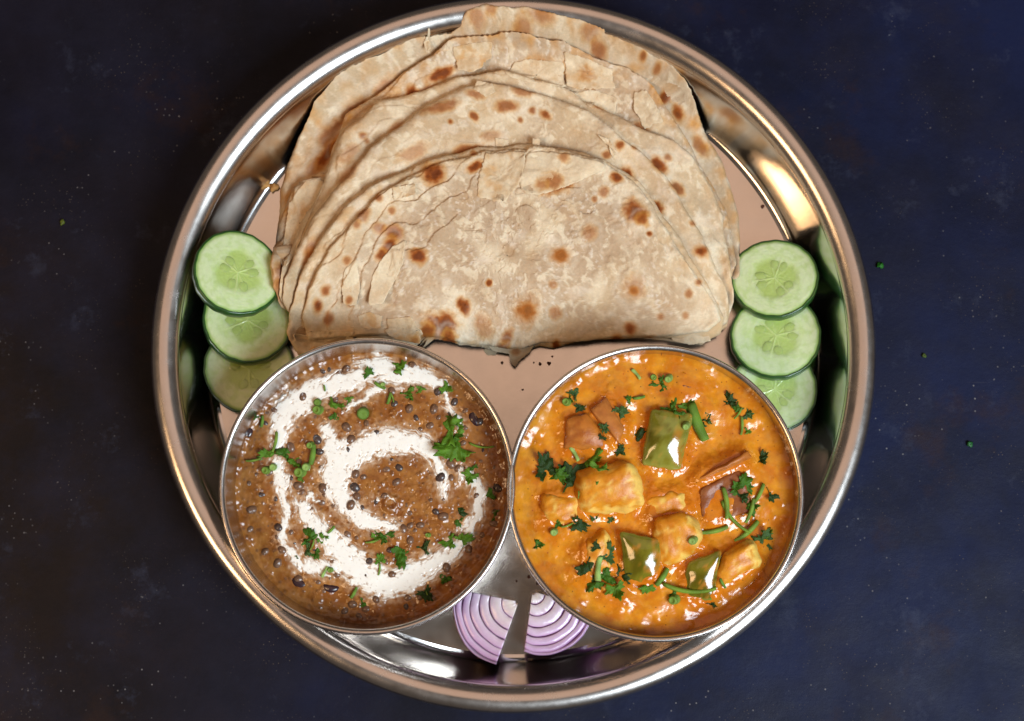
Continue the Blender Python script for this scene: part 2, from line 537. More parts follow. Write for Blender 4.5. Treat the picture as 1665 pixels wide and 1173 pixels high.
def cucumber(px, py, R, n, label, group, seed):
    T = 0.0050
    n = np.array(n, float)
    n /= np.linalg.norm(n)
    ex = np.cross([0, 1, 0], n)
    ex /= np.linalg.norm(ex)
    ey = np.cross(n, ex)
    rg = np.random.default_rng(seed)
    # outline with the shallow ridges of the fruit
    NA = 120
    a = np.linspace(0, 2 * np.pi, NA, endpoint=False)
    ridg = 1 + 0.004 * np.cos(a * 13 + seed) + 0.004 * np.cos(a * 21 + 2 * seed) + 0.015 * np.cos(2 * a + seed) - 0.01 * np.cos(3 * a + 1.3 * seed)
    # drop onto whatever is below
    rr = np.linspace(0.05, 1, 14)[:, None] * R
    bx = (rr * np.cos(a)).ravel()
    by = (rr * np.sin(a)).ravel()
    zc = 0.012
    for _ in range(3):
        c = P(px, py, zc)
        B = c + bx[:, None] * ex + by[:, None] * ey - n * T / 2
        zc += np.max(PLATE_HF.at(B[:, 0], B[:, 1]) - B[:, 2]) + 0.0002
    c = P(px, py, zc)
    base = tuple(c - n * T / 2)
    t = thing('cucumber_slice', label, 'cucumber slice', base, group)

    def W(x, y, z):
        return c + np.asarray(x)[..., None] * ex + np.asarray(y)[..., None] * ey + np.asarray(z)[..., None] * n
    # flesh: upper face, dense
    NR = 46
    s = np.linspace(0, 1, NR)[:, None]
    rad = s * R * 0.955 * ridg
    x = rad * np.cos(a)
    y = rad * np.sin(a)
    ph = seed * 1.13 + 0.4
    lobes = rg.uniform(0.8, 1.2, 3)
    lob = np.cos(3 * (a + ph))                       # three seed chambers
    core = sstep(0.62, 0.40, s + 0.05 * lob + 0.05 * fbm(x * 300, y * 300, seed))
    z = T / 2 + 0.00012 * fbm(x * 900, y * 900, seed) - 0.00035 * core + 0.0003 * sstep(0.9, 1.0, s) * -1
    spoke = np.exp(-(np.sin(1.5 * (a + ph)) * s * R / 0.0007) ** 2) * sstep(0.66, 0.4, s)
    spoke2 = np.exp(-(np.sin(3 * (a + ph) + np.pi / 2) * s * R / 0.0012) ** 2) * sstep(0.5, 0.3, s) * 0.5
    z = z + 0.00025 * np.maximum(spoke, spoke2)
    colr = mixc((0.64, 0.74, 0.43), (0.55, 0.68, 0.32), sstep(0.35, 0.9, fbm(x * 250, y * 250, seed + 3) * 0.8 + 0.5))
    colr = mixc(colr, (0.43, 0.57, 0.15), core * 0.9)
    ringl = np.exp(-((s - 0.60) / 0.05) ** 2) * (0.6 + 0.4 * lob)
    colr = mixc(colr, (0.56, 0.69, 0.30), np.clip(ringl, 0, 1) * 0.6)
    colr = mixc(colr, (0.60, 0.72, 0.32), np.clip(np.maximum(spoke, spoke2), 0, 1) * 0.6)
    edge = np.broadcast_to(sstep(0.90, 1.0, s), x.shape)
    colr = mixc(colr, (0.25, 0.46, 0.09), edge)
    V = W(x, y, z).reshape(-1, 3)
    # lower face
    V2 = W(x[-1], y[-1], np.full(NA, -T / 2 + 0.0002))
    V3 = W(np.zeros(1), np.zeros(1), np.full(1, -T / 2 + 0.0002))
    F = grid_faces(NR, NA, True)
    o1 = len(V)
    i = np.arange(NA)
    F2 = np.stack([(NR - 1) * NA + i, (NR - 1) * NA + (i + 1) % NA, o1 + (i + 1) % NA, o1 + i], -1)
    F3 = np.stack([o1 + i, o1 + (i + 1) % NA, np.full(NA, o1 + NA)], -1)
    col = np.concatenate([colr.reshape(-1, 3), np.tile((0.4, 0.55, 0.2), (NA + 1, 1))])
    fle = build('flesh', np.concatenate([V, V2, V3]), [np.concatenate([F, F2]), F3], M_CUKE, t, base, col)
    # skin band
    prof = [(0.950, T / 2 - 0.0001), (0.972, T / 2 + 0.00004), (0.990, T / 2 - 0.0002), (1.0, T / 2 - 0.0008), (1.004, 0), (1.0, -T / 2 + 0.0006), (0.985, -T / 2), (0.955, -T / 2 + 0.0001)]
    rows = [W(R * q * ridg * np.cos(a), R * q * ridg * np.sin(a), np.full(NA, h)) for q, h in prof]
    build('skin', np.concatenate(rows), grid_faces(len(prof), NA, True), M_SKIN, t, base)
    # seeds in their chambers
    for k in range(3):
        for sg, rr_ in ((-1, 0.37), (1, 0.39)):
            an = -ph + (k * 2 + 0) * np.pi / 3 + sg * 0.30 + rg.normal(0, 0.05)
            rd = R * (rr_ * lobes[k] ** 0.5 + rg.normal(0, 0.03))
            u, v = np.meshgrid(np.linspace(0, np.pi / 2, 5), np.linspace(0, 2 * np.pi, 12, endpoint=False), indexing='ij')
            lx = R * 0.165 * lobes[k] * np.cos(v) * np.sin(u)
            ly = R * 0.105 * np.sin(v) * np.sin(u) * (1 - 0.3 * np.cos(v))
            lz = 0.0003 * np.cos(u)
            sx = rd * np.cos(an) + lx * np.cos(an) - ly * np.sin(an)
            sy = rd * np.sin(an) + lx * np.sin(an) + ly * np.cos(an)
            build('seed', W(sx, sy, T / 2 - 0.0004 + lz).reshape(-1, 3), grid_faces(5, 12, True), M_SEED, fle, base)
    PLATE_HF.stamp(W(x, y, z + 0.0001).reshape(-1, 3))
    return t


GL = 'cucumber slices left of the parathas'
GR = 'cucumber slices right of the parathas'
cucumber(406, 602, .0213, (.10, .04, 1), 'lowest cucumber slice on the left, half hidden by the dal bowl rim', GL, 1)
cucumber(402, 523, .0210, (.26, .18, 1), 'middle cucumber slice of the three on the left side of the plate', GL, 2)
cucumber(385, 446, .0206, (.42, .24, 1), 'uppermost cucumber slice on the left, leaning against the plate wall', GL, 3)
cucumber(1258, 634, .0205, (-.08, .04, 1), 'lowest cucumber slice on the right, partly behind the curry bowl', GR, 4)
cucumber(1261, 548, .0212, (-.10, .18, 1), 'middle cucumber slice of the three on the right side of the plate', GR, 5)
cucumber(1259, 455, .0203, (-.16, .22, 1), 'uppermost cucumber slice on the right, next to the paratha stack', GR, 6)

# ------------------------------------------------------------------ parathas
BREAD_HF = HF(-.125, .125, -.02, .175, .0006)
BREAD_HF.H = PLATE_HF.at(BREAD_HF.X, BREAD_HF.Y)
PALE = (0.80, 0.650, 0.450)
MID = (0.62, 0.445, 0.265)
WET = (0.44, 0.285, 0.175)
GOLD = (0.60, 0.27, 0.050)
BROWN = (0.34, 0.085, 0.010)
DARK = (0.15, 0.034, 0.008)


def spots_px(lst, z):
    out = []
    for q in lst:
        x, y, r, st = q[:4]
        el, an = (q[4], q[5]) if len(q) > 5 else (1.0, 0.0)
        p = P(x, y, z)
        out.append((p[0], p[1], r / 3430.0, st, el, math.radians(an)))
    return out


def densify(pts, step=6.0):
    out = []
    for k in range(len(pts)):
        a = np.array(pts[k], float)
        b = np.array(pts[(k + 1) % len(pts)], float)
        n = max(1, int(np.hypot(*(b - a)) / step))
        out += [a + (b - a) * i / n for i in range(n)]
    return np.array(out)


def bread_leaf(name, parent, outline, cen, spots, seed, thick=0.0022, terr=1.0, wet=0.0, gold=0.2, lift=0.0, flour=1.0, fold=False, zg=0.02, sigma=7.0, hi=True, puff=0.0, first=None):
    """one half of a folded flatbread, draped over all that already lies there"""
    outline = densify(outline)
    HFq = BREAD_HF
    zpts = np.full(len(outline), zg)
    for it in range(2):
        pts = P(outline[:, 0], outline[:, 1], zpts)
        cz = P(cen[0], cen[1], float(np.mean(zpts)))
        ang = np.arctan2(pts[:, 1] - cz[1], pts[:, 0] - cz[0])
        rad = np.hypot(pts[:, 1] - cz[1], pts[:, 0] - cz[0])
        o = np.argsort(ang)
        ang, rad = ang[o], rad[o]
        A = np.concatenate([ang - 2 * np.pi, ang, ang + 2 * np.pi])
        Rr = np.concatenate([rad, rad, rad])

        def rout(t):
            r = np.interp(t, A, Rr)
            # ragged, slightly torn edge
            q = t * 1000 * 0.09
            rag = 0.0014 * fbm(q / 24, q * 0 + seed * 3.1, seed, 3) + 0.0003 * fbm(q / 1.7, q * 0 + seed, seed + 2, 3)
            return r + rag

        def st(x, y):
            t = np.arctan2(y - cz[1], x - cz[0])
            return np.hypot(x - cz[0], y - cz[1]) / rout(t), t
        s, th = st(HFq.X, HFq.Y)
        M = (s < 1.03).astype(float)
        Hc = HFq.H
        num = blur(Hc * M, sigma)
        den = blur(M, sigma) + 1e-4
        b = num / den
        for _ in range(4):
            b = np.maximum(Hc, b) * M + b * (1 - M)
            b = blur(b * M, sigma * 0.45) / (blur(M, sigma * 0.45) + 1e-4)
        ex = np.maximum(Hc * M - b, 0)
        b = b + blur(np.maximum(ex, blur(ex, 2.0)), 1.5)
        b = np.maximum(b, np.where(M > 0, Hc, 0))
        bm = b.copy()
        for ox, oy in ((1, 0), (-1, 0), (0, 1), (0, -1), (1, 1), (-1, -1), (1, -1), (-1, 1)):
            bm = np.maximum(bm, np.roll(np.roll(b, ox, 1), oy, 0))
        b = np.where(M > 0, blur(bm, 1.8 if first is None else first), b) + (0.0001 if first is None else 0.0006)
        if first is not None:      # the lowest sheet sags onto the plate at its border
            sag = sstep(0.86, 1.0, s)
            b = b * (1 - sag) + np.minimum(b, blur(Hc, 6.0) + 0.0016) * sag
        zpts = HFq.at(pts[:, 0], pts[:, 1], b) + thick * 0.5

    fc = P(830, 560 if cen[1] > 330 else 400, 0.02)

    def detail(x, y, s, th):
        X, Y = x * 1000, y * 1000
        ro = np.hypot(X - fc[0] * 1000, Y - fc[1] * 1000)
        ph = np.arctan2(Y - fc[1] * 1000, X - fc[0] * 1000)
        h = 0.0007 * fbm(X / 26, Y / 26, seed, 2) + 0.00035 * fbm(X / 9, Y / 9, seed + 20, 3) + 0.00010 * fbm(X / 2.5, Y / 2.5, seed + 40, 3)
        # shingled layers round the fold, strongest on the left
        warp = 1.0 * fbm(X / 30, Y / 30, seed + 60, 2) + 0.09 * fbm(X / 5, Y / 5, seed + 61, 3)
        q = ro / 10.5 + warp
        fr = q - np.floor(q)
        lft = np.clip(1.6 * np.cos(ph - 2.75) - 0.45, 0, 1)
        am = (1.15 * lft * sstep(-0.75, -0.35, fbm(X / 15, Y / 15, seed + 72, 2)) + 0.75 * (1 - lft) * sstep(0.0, 0.35, fbm(X / 13, Y / 13, seed + 73, 3))) * sstep(42, 70, ro) * terr
        saw = fr * sstep(1.0, 0.94, fr)
        h = h + 0.00085 * am * saw
        crack = am * np.exp(-((fr - 0.985) / 0.012) ** 2)
        # torn flakes: terraces of a noise field
        n = fbm(X / 17, Y / 17, seed + 80, 5, 0.55) * 3.0 + 0.15 * fbm(X / 1.8, Y / 1.8, seed + 81, 2)
        f2 = n - np.floor(n)
        tr = (np.floor(n) + sstep(0.0, 0.06, f2))
        h = h + 0.00020 * tr * terr
        # little blisters and flour marks
        wq = 2.5 * fbm(X / 7, Y / 7, seed + 88, 2)
        bl = fbm((X + wq) / 4.6, (Y - wq) / 5.6, seed + 90, 4, 0.6) + 0.35 * fbm(X / 16, Y / 16, seed + 91, 2)
        bl = sstep(0.05, 0.40, bl)
        h = h + 0.00016 * bl * flour
        flo = sstep(-0.15, 0.45, fbm(X / 20, Y / 20, seed + 95, 3) + 0.3 * bl)
        lay = _hash(np.floor(q), np.floor(q) * 0, seed + 3)
        lay2 = _hash(np.floor(n), np.floor(n) * 0, seed + 4)
        c = mixc(MID, PALE, np.clip(flo * 0.70 + 0.38 * bl * flour + 0.35 * (lay2 - 0.5), 0, 1))
        wz = sstep(-0.2, 0.35, fbm(X / 28, Y / 28, seed + 100, 3) + wet) * (1 - 0.75 * bl)
        wz = wz * sstep(1.0, 0.72, s) if fold else wz
        c = mixc(c, WET, np.clip(wz * (0.22 + 0.85 * wet), 0, 0.6))
        sp2 = sstep(0.16, 0.42, fbm(X / 2.2, Y / 2.2, seed + 107, 3)) * sstep(-0.3, 0.3, fbm(X / 12, Y / 12, seed + 108, 2))
        c = mixc(c, (0.80, 0.68, 0.54), np.clip(sp2 * wz * wet * 1.4, 0, 0.7))
        h = h + 0.00010 * sp2 * wz * wet * 2
        c = mixc(c, (0.80, 0.66, 0.50), sstep(0.25, 0.6, fbm(X / 11, Y / 11, seed + 105, 4)) * 0.45)
        gl = sstep(0.15, 0.65, fbm(X / 16, Y / 16, seed + 110, 4)) * gold + gold * 0.9 * sstep(0.86, 1.0, s) * sstep(-0.2, 0.3, fbm(X / 9, Y / 9, seed + 111, 2)) + 0.25 * crack
        c = mixc(c, GOLD, np.clip(gl, 0, 0.8))
        # pan-browned blisters
        nz = fbm(X / 3.0, Y / 3.0, seed + 120, 4)
        nz2 = fbm(X / 8.0, Y / 8.0, seed + 121, 3)
        c = np.ascontiguousarray(c)
        h = np.ascontiguousarray(h)
        for (sx, sy, r, stg, el, an) in spots:
            I = np.nonzero((np.abs(x - sx) < 2.6 * r * el) & (np.abs(y - sy) < 2.6 * r * el))
            if not len(I[0]):
                continue
            dx = x[I] - sx
            dy = y[I] - sy
            u = dx * math.cos(an) + dy * math.sin(an)
            v = -dx * math.sin(an) + dy * math.cos(an)
            d = np.hypot(u / el, v) / (r * 0.98) + 0.26 * nz[I] + 0.34 * nz2[I]
            cc = mixc(c[I], (0.82, 0.69, 0.52), np.exp(-((d - 1.75) / 0.32) ** 2) * 0.22)
            cc = mixc(cc, GOLD, sstep(1.6, 0.95, d) * 0.6 * min(1, stg + 0.2))
            cc = mixc(cc, BROWN, sstep(1.2, 0.6, d) * min(1, stg * 1.25))
            c[I] = mixc(cc, DARK, sstep(0.8, 0.2, d + 0.25 * nz[I]) * min(1, max(0, stg - 0.40) * 1.6))
            h[I] += 0.0005 * np.exp(-(np.hypot(u / el, v) / (r * 1.3)) ** 2) * (r / 0.005)
        return h, c

    def top(x, y, s, th, r):
        h, c = detail(x, y, s, th)
        dist = (1 - s) * r
        puffy = np.clip(-np.cos(th) * 1.3 - 0.1, 0, 1) * sstep(-0.3, 0.3, np.sin(th) + 0.25)
        e = 0.0026 + puff * puffy
        pr = np.sqrt(np.clip(1 - np.clip(1 - dist / e, 0, 1) ** 2, 0, 1))
        pr = 0.12 + 0.88 * pr
        lf = lift * sstep(0.62, 1.0, s) * np.clip(0.35 + 1.2 * np.sin(th), 0.15, 1) * np.clip(0.45 + 1.2 * fbm(th * 1.6, th * 0 + seed, seed + 130, 2), 0, 1.3)
        hb = HFq.at(x, y, b)
        return hb + lf + (thick + 0.6 * puff * puffy * sstep(0.55, 0.9, s)) * pr + np.clip(h, -0.0006, 0.004) * (0.25 + 0.75 * pr), hb + lf, c

    NA, NRr = (720, 150) if hi else (420, 80)
    t = np.linspace(-np.pi, np.pi, NA, endpoint=False)
    r = rout(t)
    sv = np.concatenate([np.linspace(0.004, 0.965, NRr), 1 - 0.035 * (1 - np.linspace(0, 1, 12)[1:]) ** 1.6])
    x = cz[0] + sv[:, None] * r * np.cos(t)
    y = cz[1] + sv[:, None] * r * np.sin(t)
    z, zb, c = top(x, y, np.broadcast_to(sv[:, None], x.shape), np.broadcast_to(t, x.shape), np.broadcast_to(r, x.shape))
    n = len(sv)
    V = np.stack([x, y, z], -1).reshape(-1, 3)
    # underside
    Vb = [np.stack([x[-1], y[-1], zb[-1]], -1)]
    Cb = [c[-1]]
    for k in (int(n * 0.8), int(n * 0.5), 0):
        Vb.append(np.stack([x[k], y[k], zb[k]], -1))
        Cb.append(c[k])
    V = np.concatenate([V] + Vb)
    c = np.concatenate([c.reshape(-1, 3)] + Cb)
    o = build(name, V, grid_faces(n + 4, NA, True), M_BREAD, parent, tuple(parent.location), c)
    # raise the support raster
    s, th = st(HFq.X, HFq.Y)
    ins = s < 1
    xx, yy = HFq.X[ins], HFq.Y[ins]
    zz, _, _ = top(xx, yy, s[ins], th[ins], rout(th[ins]))
    HFq.H[ins] = np.maximum(HFq.H[ins], zz)
    return o


D_OUT = [(470, 420), (450, 390), (455, 310), (470, 270), (490, 230), (520, 185), (560, 145), (600, 108), (640, 80), (690, 66), (722, 57), (742, 38), (760, 17), (790, 9), (850, 11), (920, 22), (975, 38), (1030, 62), (1075, 100), (1095, 135), (1120, 165), (1140, 205), (1152, 228), (1172, 260), (1186, 300), (1198, 345), (1206, 395), (1204, 450), (1190, 462), (1150, 455), (1000, 450), (820, 450), (600, 440)]
D_UP = [(490, 420), (470, 380), (478, 320), (500, 275), (530, 225), (570, 178), (620, 138), (670, 105), (730, 84), (752, 60), (790, 44), (850, 40), (920, 50), (975, 66), (1030, 96), (1062, 128), (1090, 165), (1115, 205), (1135, 240), (1155, 285), (1170, 330), (1180, 380), (1176, 430), (1150, 445), (1000, 440), (820, 440), (600, 430)]
C_LO = [(462, 508), (444, 470), (440, 430), (450, 370), (472, 310), (500, 287), (528, 292), (540, 240), (563, 192), (600, 165), (650, 132), (696, 104), (738, 76), (800, 66), (860, 68), (917, 79), (963, 101), (1020, 118), (1060, 150), (1090, 192), (1125, 240), (1155, 290), (1178, 340), (1190, 385), (1196, 430), (1180, 470), (1120, 500), (1000, 510), (820, 515), (600, 515)]
C_UP = [(480, 500), (466, 470), (468, 420), (485, 360), (515, 310), (550, 260), (590, 210), (640, 170), (700, 135), (745, 112), (800, 98), (860, 97), (910, 108), (955, 130), (1000, 155), (1045, 185), (1080, 220), (1110, 265), (1140, 315), (1160, 360), (1172, 400), (1176, 440), (1160, 480), (1000, 500), (820, 505), (600, 505)]
B_LO = [(470, 510), (453, 480), (460, 440), (475, 400), (500, 345), (528, 300), (540, 250), (555, 217), (590, 195), (618, 167), (650, 160), (700, 143), (740, 128), (820, 122), (884, 135), (922, 146), (948, 164), (1004, 189), (1055, 216), (1098, 232), (1124, 256), (1155, 305), (1175, 352), (1184, 400), (1186, 450), (1188, 500), (1180, 535), (1140, 560), (1080, 553), (1000, 545), (820, 545), (600, 540)]
B_UP = [(476, 512), (462, 490), (466, 455), (482, 410), (508, 355), (536, 315), (570, 285), (610, 240), (655, 202), (700, 168), (755, 142), (800, 136), (866, 150), (910, 164), (958, 181), (1000, 215), (1045, 250), (1085, 290), (1115, 335), (1143, 385), (1163, 430), (1178, 470), (1187, 505), (1184, 525), (1150, 545), (1000, 540), (820, 540), (600, 535)]
A_LO = [(486, 580), (472, 545), (474, 500), (486, 452), (518, 393), (560, 343), (600, 308), (640, 287), (700, 260), (780, 240), (815, 238), (850, 235), (900, 240), (985, 262), (1040, 297), (1080, 348), (1110, 392), (1140, 442), (1165, 492), (1178, 518), (1172, 545), (1140, 562), (1080, 552), (1000, 552), (940, 558), (880, 566), (850, 570), (838, 574), (790, 568), (740, 558), (692, 553), (684, 572), (640, 572), (590, 566), (540, 578)]
A_UP = [(500, 555), (492, 520), (502, 472), (532, 412), (577, 357), (620, 314), (662, 287), (722, 263), (790, 247), (856, 242), (862, 236), (930, 246), (986, 262), (1028, 292), (1062, 332), (1092, 387), (1118, 427), (1146, 473), (1166, 502), (1172, 522), (1150, 540), (1078, 549), (1000, 551), (940, 556), (880, 562), (850, 568), (800, 566), (745, 556), (694, 550), (650, 545), (600, 548), (550, 552)]

spD = [(880, 30, 10, .45, 2, -10), (850, 45, 14, .4), (960, 50, 10, .4, 1.6, 0), (976, 70, 9, .55, 1.4, -40), (1047, 85, 6, .6), (1072, 103, 6, .5), (1088, 137, 9, .8), (1112, 160, 9, .8, 1.5, -60), (1150, 212, 9, .5, 2, -60), (1183, 402, 15, .95, 1.7, 70), (1190, 450, 9, .9), (775, 35, 12, .4), (800, 22, 8, .4), (570, 160, 14, .55, 2.2, 40), (530, 195, 12, .5, 2, 50), (500, 250, 10, .5, 2, 55), (520, 230, 9, .9, 3, 60), (545, 205, 8, .9, 2.5, 55), (465, 330, 14, .4, 3, 80), (620, 120, 9, .4, 2, 35)]
spC = [(690, 128, 9, .95, 3.2, 25), (715, 100, 8, .9, 3, 25), (665, 128, 10, .8), (735, 118, 8, .7), (632, 160, 9, .9, 1.6, 20), (605, 178, 9, .9), (555, 205, 9, .95, 2.2, 55), (540, 235, 8, 1., 2.4, 60), (958, 108, 12, .45, 1.5, -30), (950, 160, 12, .55, 2, -20), (1085, 230, 10, .85, 1.6, -50), (1122, 270, 11, .9, 1.8, -45), (1128, 250, 8, .6), (1050, 190, 8, .5, 2, -35), (1165, 380, 12, .55), (455, 440, 9, .55, 2.6, 75), (450, 470, 8, .5, 2, 80), (495, 320, 6, .4), (880, 92, 16, .35, 2, 0), (1022, 200, 9, .5)]
spB = [(585, 208, 6, .6), (592, 216, 5, .5), (730, 184, 4.5, .75), (770, 175, 6, .7, 1.5, -50), (715, 160, 9, .55, 3, 15), (822, 158, 9, .6, 2, 0), (866, 163, 6, .6), (888, 170, 6, .7, 1.7, -40), (846, 178, 5, .6), (850, 135, 8, .5, 2, -5), (770, 140, 7, .5, 2, -15), (560, 275, 10, .35, 2, 50), (640, 190, 7, .4, 2, 40), (1012, 222, 8, .75), (990, 238, 6, .6), (1078, 253, 10, .85, 1.7, -50), (1092, 240, 6, .5), (1024, 268, 9, .8, 1.5, -60), (1035, 225, 5, .5), (1108, 290, 8, .6, 1.7, -50), (1074, 326, 9, .9, 1.5, -50), (1134, 350, 5, .5), (1147, 398, 9, .85, 1.3, 0), (1148, 448, 5, .6), (1128, 462, 9, .7, 1.9, -50), (1176, 490, 4, .8, 3, 85), (1183, 520, 4, .5), (560, 240, 10, .3, 2, 45), (500, 395, 9, .55, 2, 60), (495, 410, 8, .4, 2, 65), (670, 235, 10, .35, 2.5, 30), (760, 228, 9, .6, 2.5, 10), (800, 205, 8, .3, 2, 10)]
spA = [(703, 280, 17, .95, 1.1, 20), (772, 265, 7, .85, 2.1, 30), (769, 243, 5, .6), (900, 293, 15, .72, 1.7, 5), (915, 254, 9, .65, 1.6, 0), (616, 368, 9, .6), (638, 375, 12, .85, 1.3, 10), (630, 395, 10, .9, 1.6, 65), (618, 410, 8, .75, 1.3, 60), (679, 413, 11, .95, 1.2, 15), (914, 409, 9, .95), (914, 410, 14, .35), (1036, 340, 15, .75, 1.5, -50), (1046, 352, 10, .7), (1004, 283, 8, .9, 1.2, -20), (983, 306, 8, .5), (968, 317, 4, .5), (1058, 375, 4, .8), (858, 496, 12, 1., 1.2, -15), (858, 496, 22, .25), (713, 522, 22, .92, 1.25, 10), (726, 540, 12, .8), (690, 528, 12, .7), (753, 490, 9, .85, 1.6, -60), (1033, 465, 7, 1.), (1033, 462, 17, .25), (795, 452, 5, .8), (1030, 524, 9, .75), (1007, 543, 8, .8, 1.3, 45), (907, 549, 7, .75), (1062, 543, 7, .8, 1.4, 0), (824, 538, 8, .65, 1.8, 60), (815, 555, 8, .6, 1.5, 40), (800, 568, 7, .95), (835, 566, 10, .6, 1.5, 0), (1080, 505, 5, .5), (1122, 503, 5, .4), (960, 372, 11, .35), (900, 455, 6, .35), (905, 500, 9, .4), (512, 492, 7, .9, 1.6, 70), (526, 468, 6, .7, 1.6, 60), (528, 510, 7, .55, 1.4, 70), (566, 485, 6, .75, 1.2, 60), (562, 420, 6, .5), (590, 350, 8, .5, 1.5, 50), (616, 322, 6, .6), (580, 365, 6, .5), (635, 340, 6, .5), (560, 560, 10, .5, 2, 0), (520, 565, 8, .5), (640, 560, 10, .8, 2.2, 0), (1138, 545, 7, .85), (785, 520, 12, .3, 1.5, -60), (1125, 470, 6, .5), (1140, 452, 5, .6)]

p4 = thing('paratha', 'rearmost folded paratha, its top edge leaning on the plate rim', 'flatbread', (0, .06, .004), 'stack of folded parathas')
p3 = thing('paratha', 'second paratha from the back, with torn translucent layers and dark charred stripes', 'flatbread', (0, .05, .006), 'stack of folded parathas')
p2 = thing('paratha', 'folded paratha directly behind the front one, pale with small brown freckles', 'flatbread', (0, .04, .008), 'stack of folded parathas')
p1 = thing('paratha', 'front folded paratha on top of the stack, with flaky layers and brown blisters', 'flatbread', (0, .02, .012), 'stack of folded parathas')
def inner(pts, kx, dy):
    return [(825 + (x - 825) * kx, y + dy * max(0, 430 - y) / 430) for x, y in pts]


bread_leaf('lower_half', p4, D_OUT, (825, 260), spots_px(spD, .033), 101, thick=.0030, puff=.0024, terr=.6, wet=.15, gold=.55, zg=.03, lift=.0, first=5.0)
bread_leaf('upper_half', p4, inner(D_UP, .93, 60), (825, 290), spots_px(spD, .035), 112, thick=.0018, terr=.5, gold=.3, zg=.032, hi=False)
bread_leaf('lower_half', p3, C_LO, (825, 300), spots_px(spC, .036), 123, thick=.0030, puff=.0026, terr=1.1, wet=.55, gold=.55, zg=.03, lift=.0048)
bread_leaf('upper_half', p3, inner(C_UP, .95, 75), (825, 330), spots_px(spC, .038), 134, thick=.0018, terr=.8, wet=.45, gold=.35, zg=.034, hi=False)
bread_leaf('lower_half', p2, B_LO, (825, 350), spots_px(spB, .037), 145, thick=.0028, puff=.0026, terr=.7, gold=.25, zg=.03, lift=.0040)
bread_leaf('upper_half', p2, B_UP, (825, 350), spots_px(spB, .038), 156, thick=.0030, puff=.0030, terr=.45, gold=.15, zg=.034, lift=.0026)
bread_leaf('lower_half', p1, A_LO, (825, 430), spots_px(spA, .033), 167, thick=.0028, puff=.0016, terr=.9, gold=.3, zg=.03, lift=.0030, fold=True)
bread_leaf('upper_half', p1, A_UP, (825, 420), spots_px(spA, .035), 178, thick=.0022, terr=1.2, wet=.45, gold=.15, zg=.034, fold=True)


def flake(parent, pts, seed, spots=(), lift=0.0001, thick=0.0003, gold=0.2, tint=0.5, curl=0.0):
    """a thin torn layer of dough lying on the bread"""
    pts = densify(pts, 2.0)
    cen = pts.mean(0)
    a0 = np.arctan2(-(pts[:, 1] - cen[1]), pts[:, 0] - cen[0])
    r0 = np.hypot(pts[:, 0] - cen[0], pts[:, 1] - cen[1])
    o = np.argsort(a0)
    A = np.concatenate([a0[o] - 2 * np.pi, a0[o], a0[o] + 2 * np.pi])
    R = np.concatenate([r0[o]] * 3)
    NA = 96
    t = np.linspace(-np.pi, np.pi, NA, endpoint=False)
    r = np.interp(t, A, R) * (1 + 0.07 * fbm(t * 3, t * 0 + seed, seed, 3) + 0.05 * fbm(t * 9, t * 0 + seed, seed, 2))
    s = np.linspace(0.02, 1, 16)[:, None]
    px = cen[0] + s * r * np.cos(t)
    py = cen[1] - s * r * np.sin(t)
    w3 = P(px, py, 0.03)
    zz = BREAD_HF.at(w3[..., 0], w3[..., 1])
    w3 = P(px, py, zz + lift)
    zz = BREAD_HF.at(w3[..., 0], w3[..., 1])
    zz = np.maximum(zz, np.median(zz) - 0.0006) if seed not in (1, 2, 23) else np.full_like(zz, np.percentile(zz, 40))
    X, Y = w3[..., 0] * 1000, w3[..., 1] * 1000
    z = zz + lift + thick + 0.0003 * fbm(X / 5, Y / 5, seed, 3) + curl * s ** 2 * (0.5 + fbm(t * 1.5, t * 0, seed + 4, 2))
    top = np.stack([w3[..., 0], w3[..., 1], z], -1)
    bot = top[[-1, 8, 0]].copy()
    bot[..., 2] -= thick
    n = fbm(X / 5, Y / 5, seed + 6, 4)
    c = mixc(mixc(MID, PALE, np.full(X.shape, tint)), PALE, sstep(-0.3, 0.4, n))
    c = mixc(c, GOLD, np.clip(gold * sstep(0, 0.5, fbm(X / 7, Y / 7, seed + 8, 3)) + gold * 0.4, 0, 1))
    nz = fbm(X / 3, Y / 3, seed + 9, 4)
    for (sx, sy, rr, stg, el, an) in spots_px(spots, .03):
        d = np.hypot(w3[..., 0] - sx, w3[..., 1] - sy) / rr + 0.4 * nz
        c = mixc(c, GOLD, sstep(1.6, 0.9, d) * 0.6)
        c = mixc(c, BROWN, sstep(1.15, 0.5, d) * stg)
    V = np.concatenate([top.reshape(-1, 3), bot.reshape(-1, 3)])
    cc = np.concatenate([c.reshape(-1, 3), c[[-1, 8, 0]].reshape(-1, 3)])
    return build('flake', V, grid_faces(19, NA, True), M_BREAD, parent, tuple(parent.location), cc)


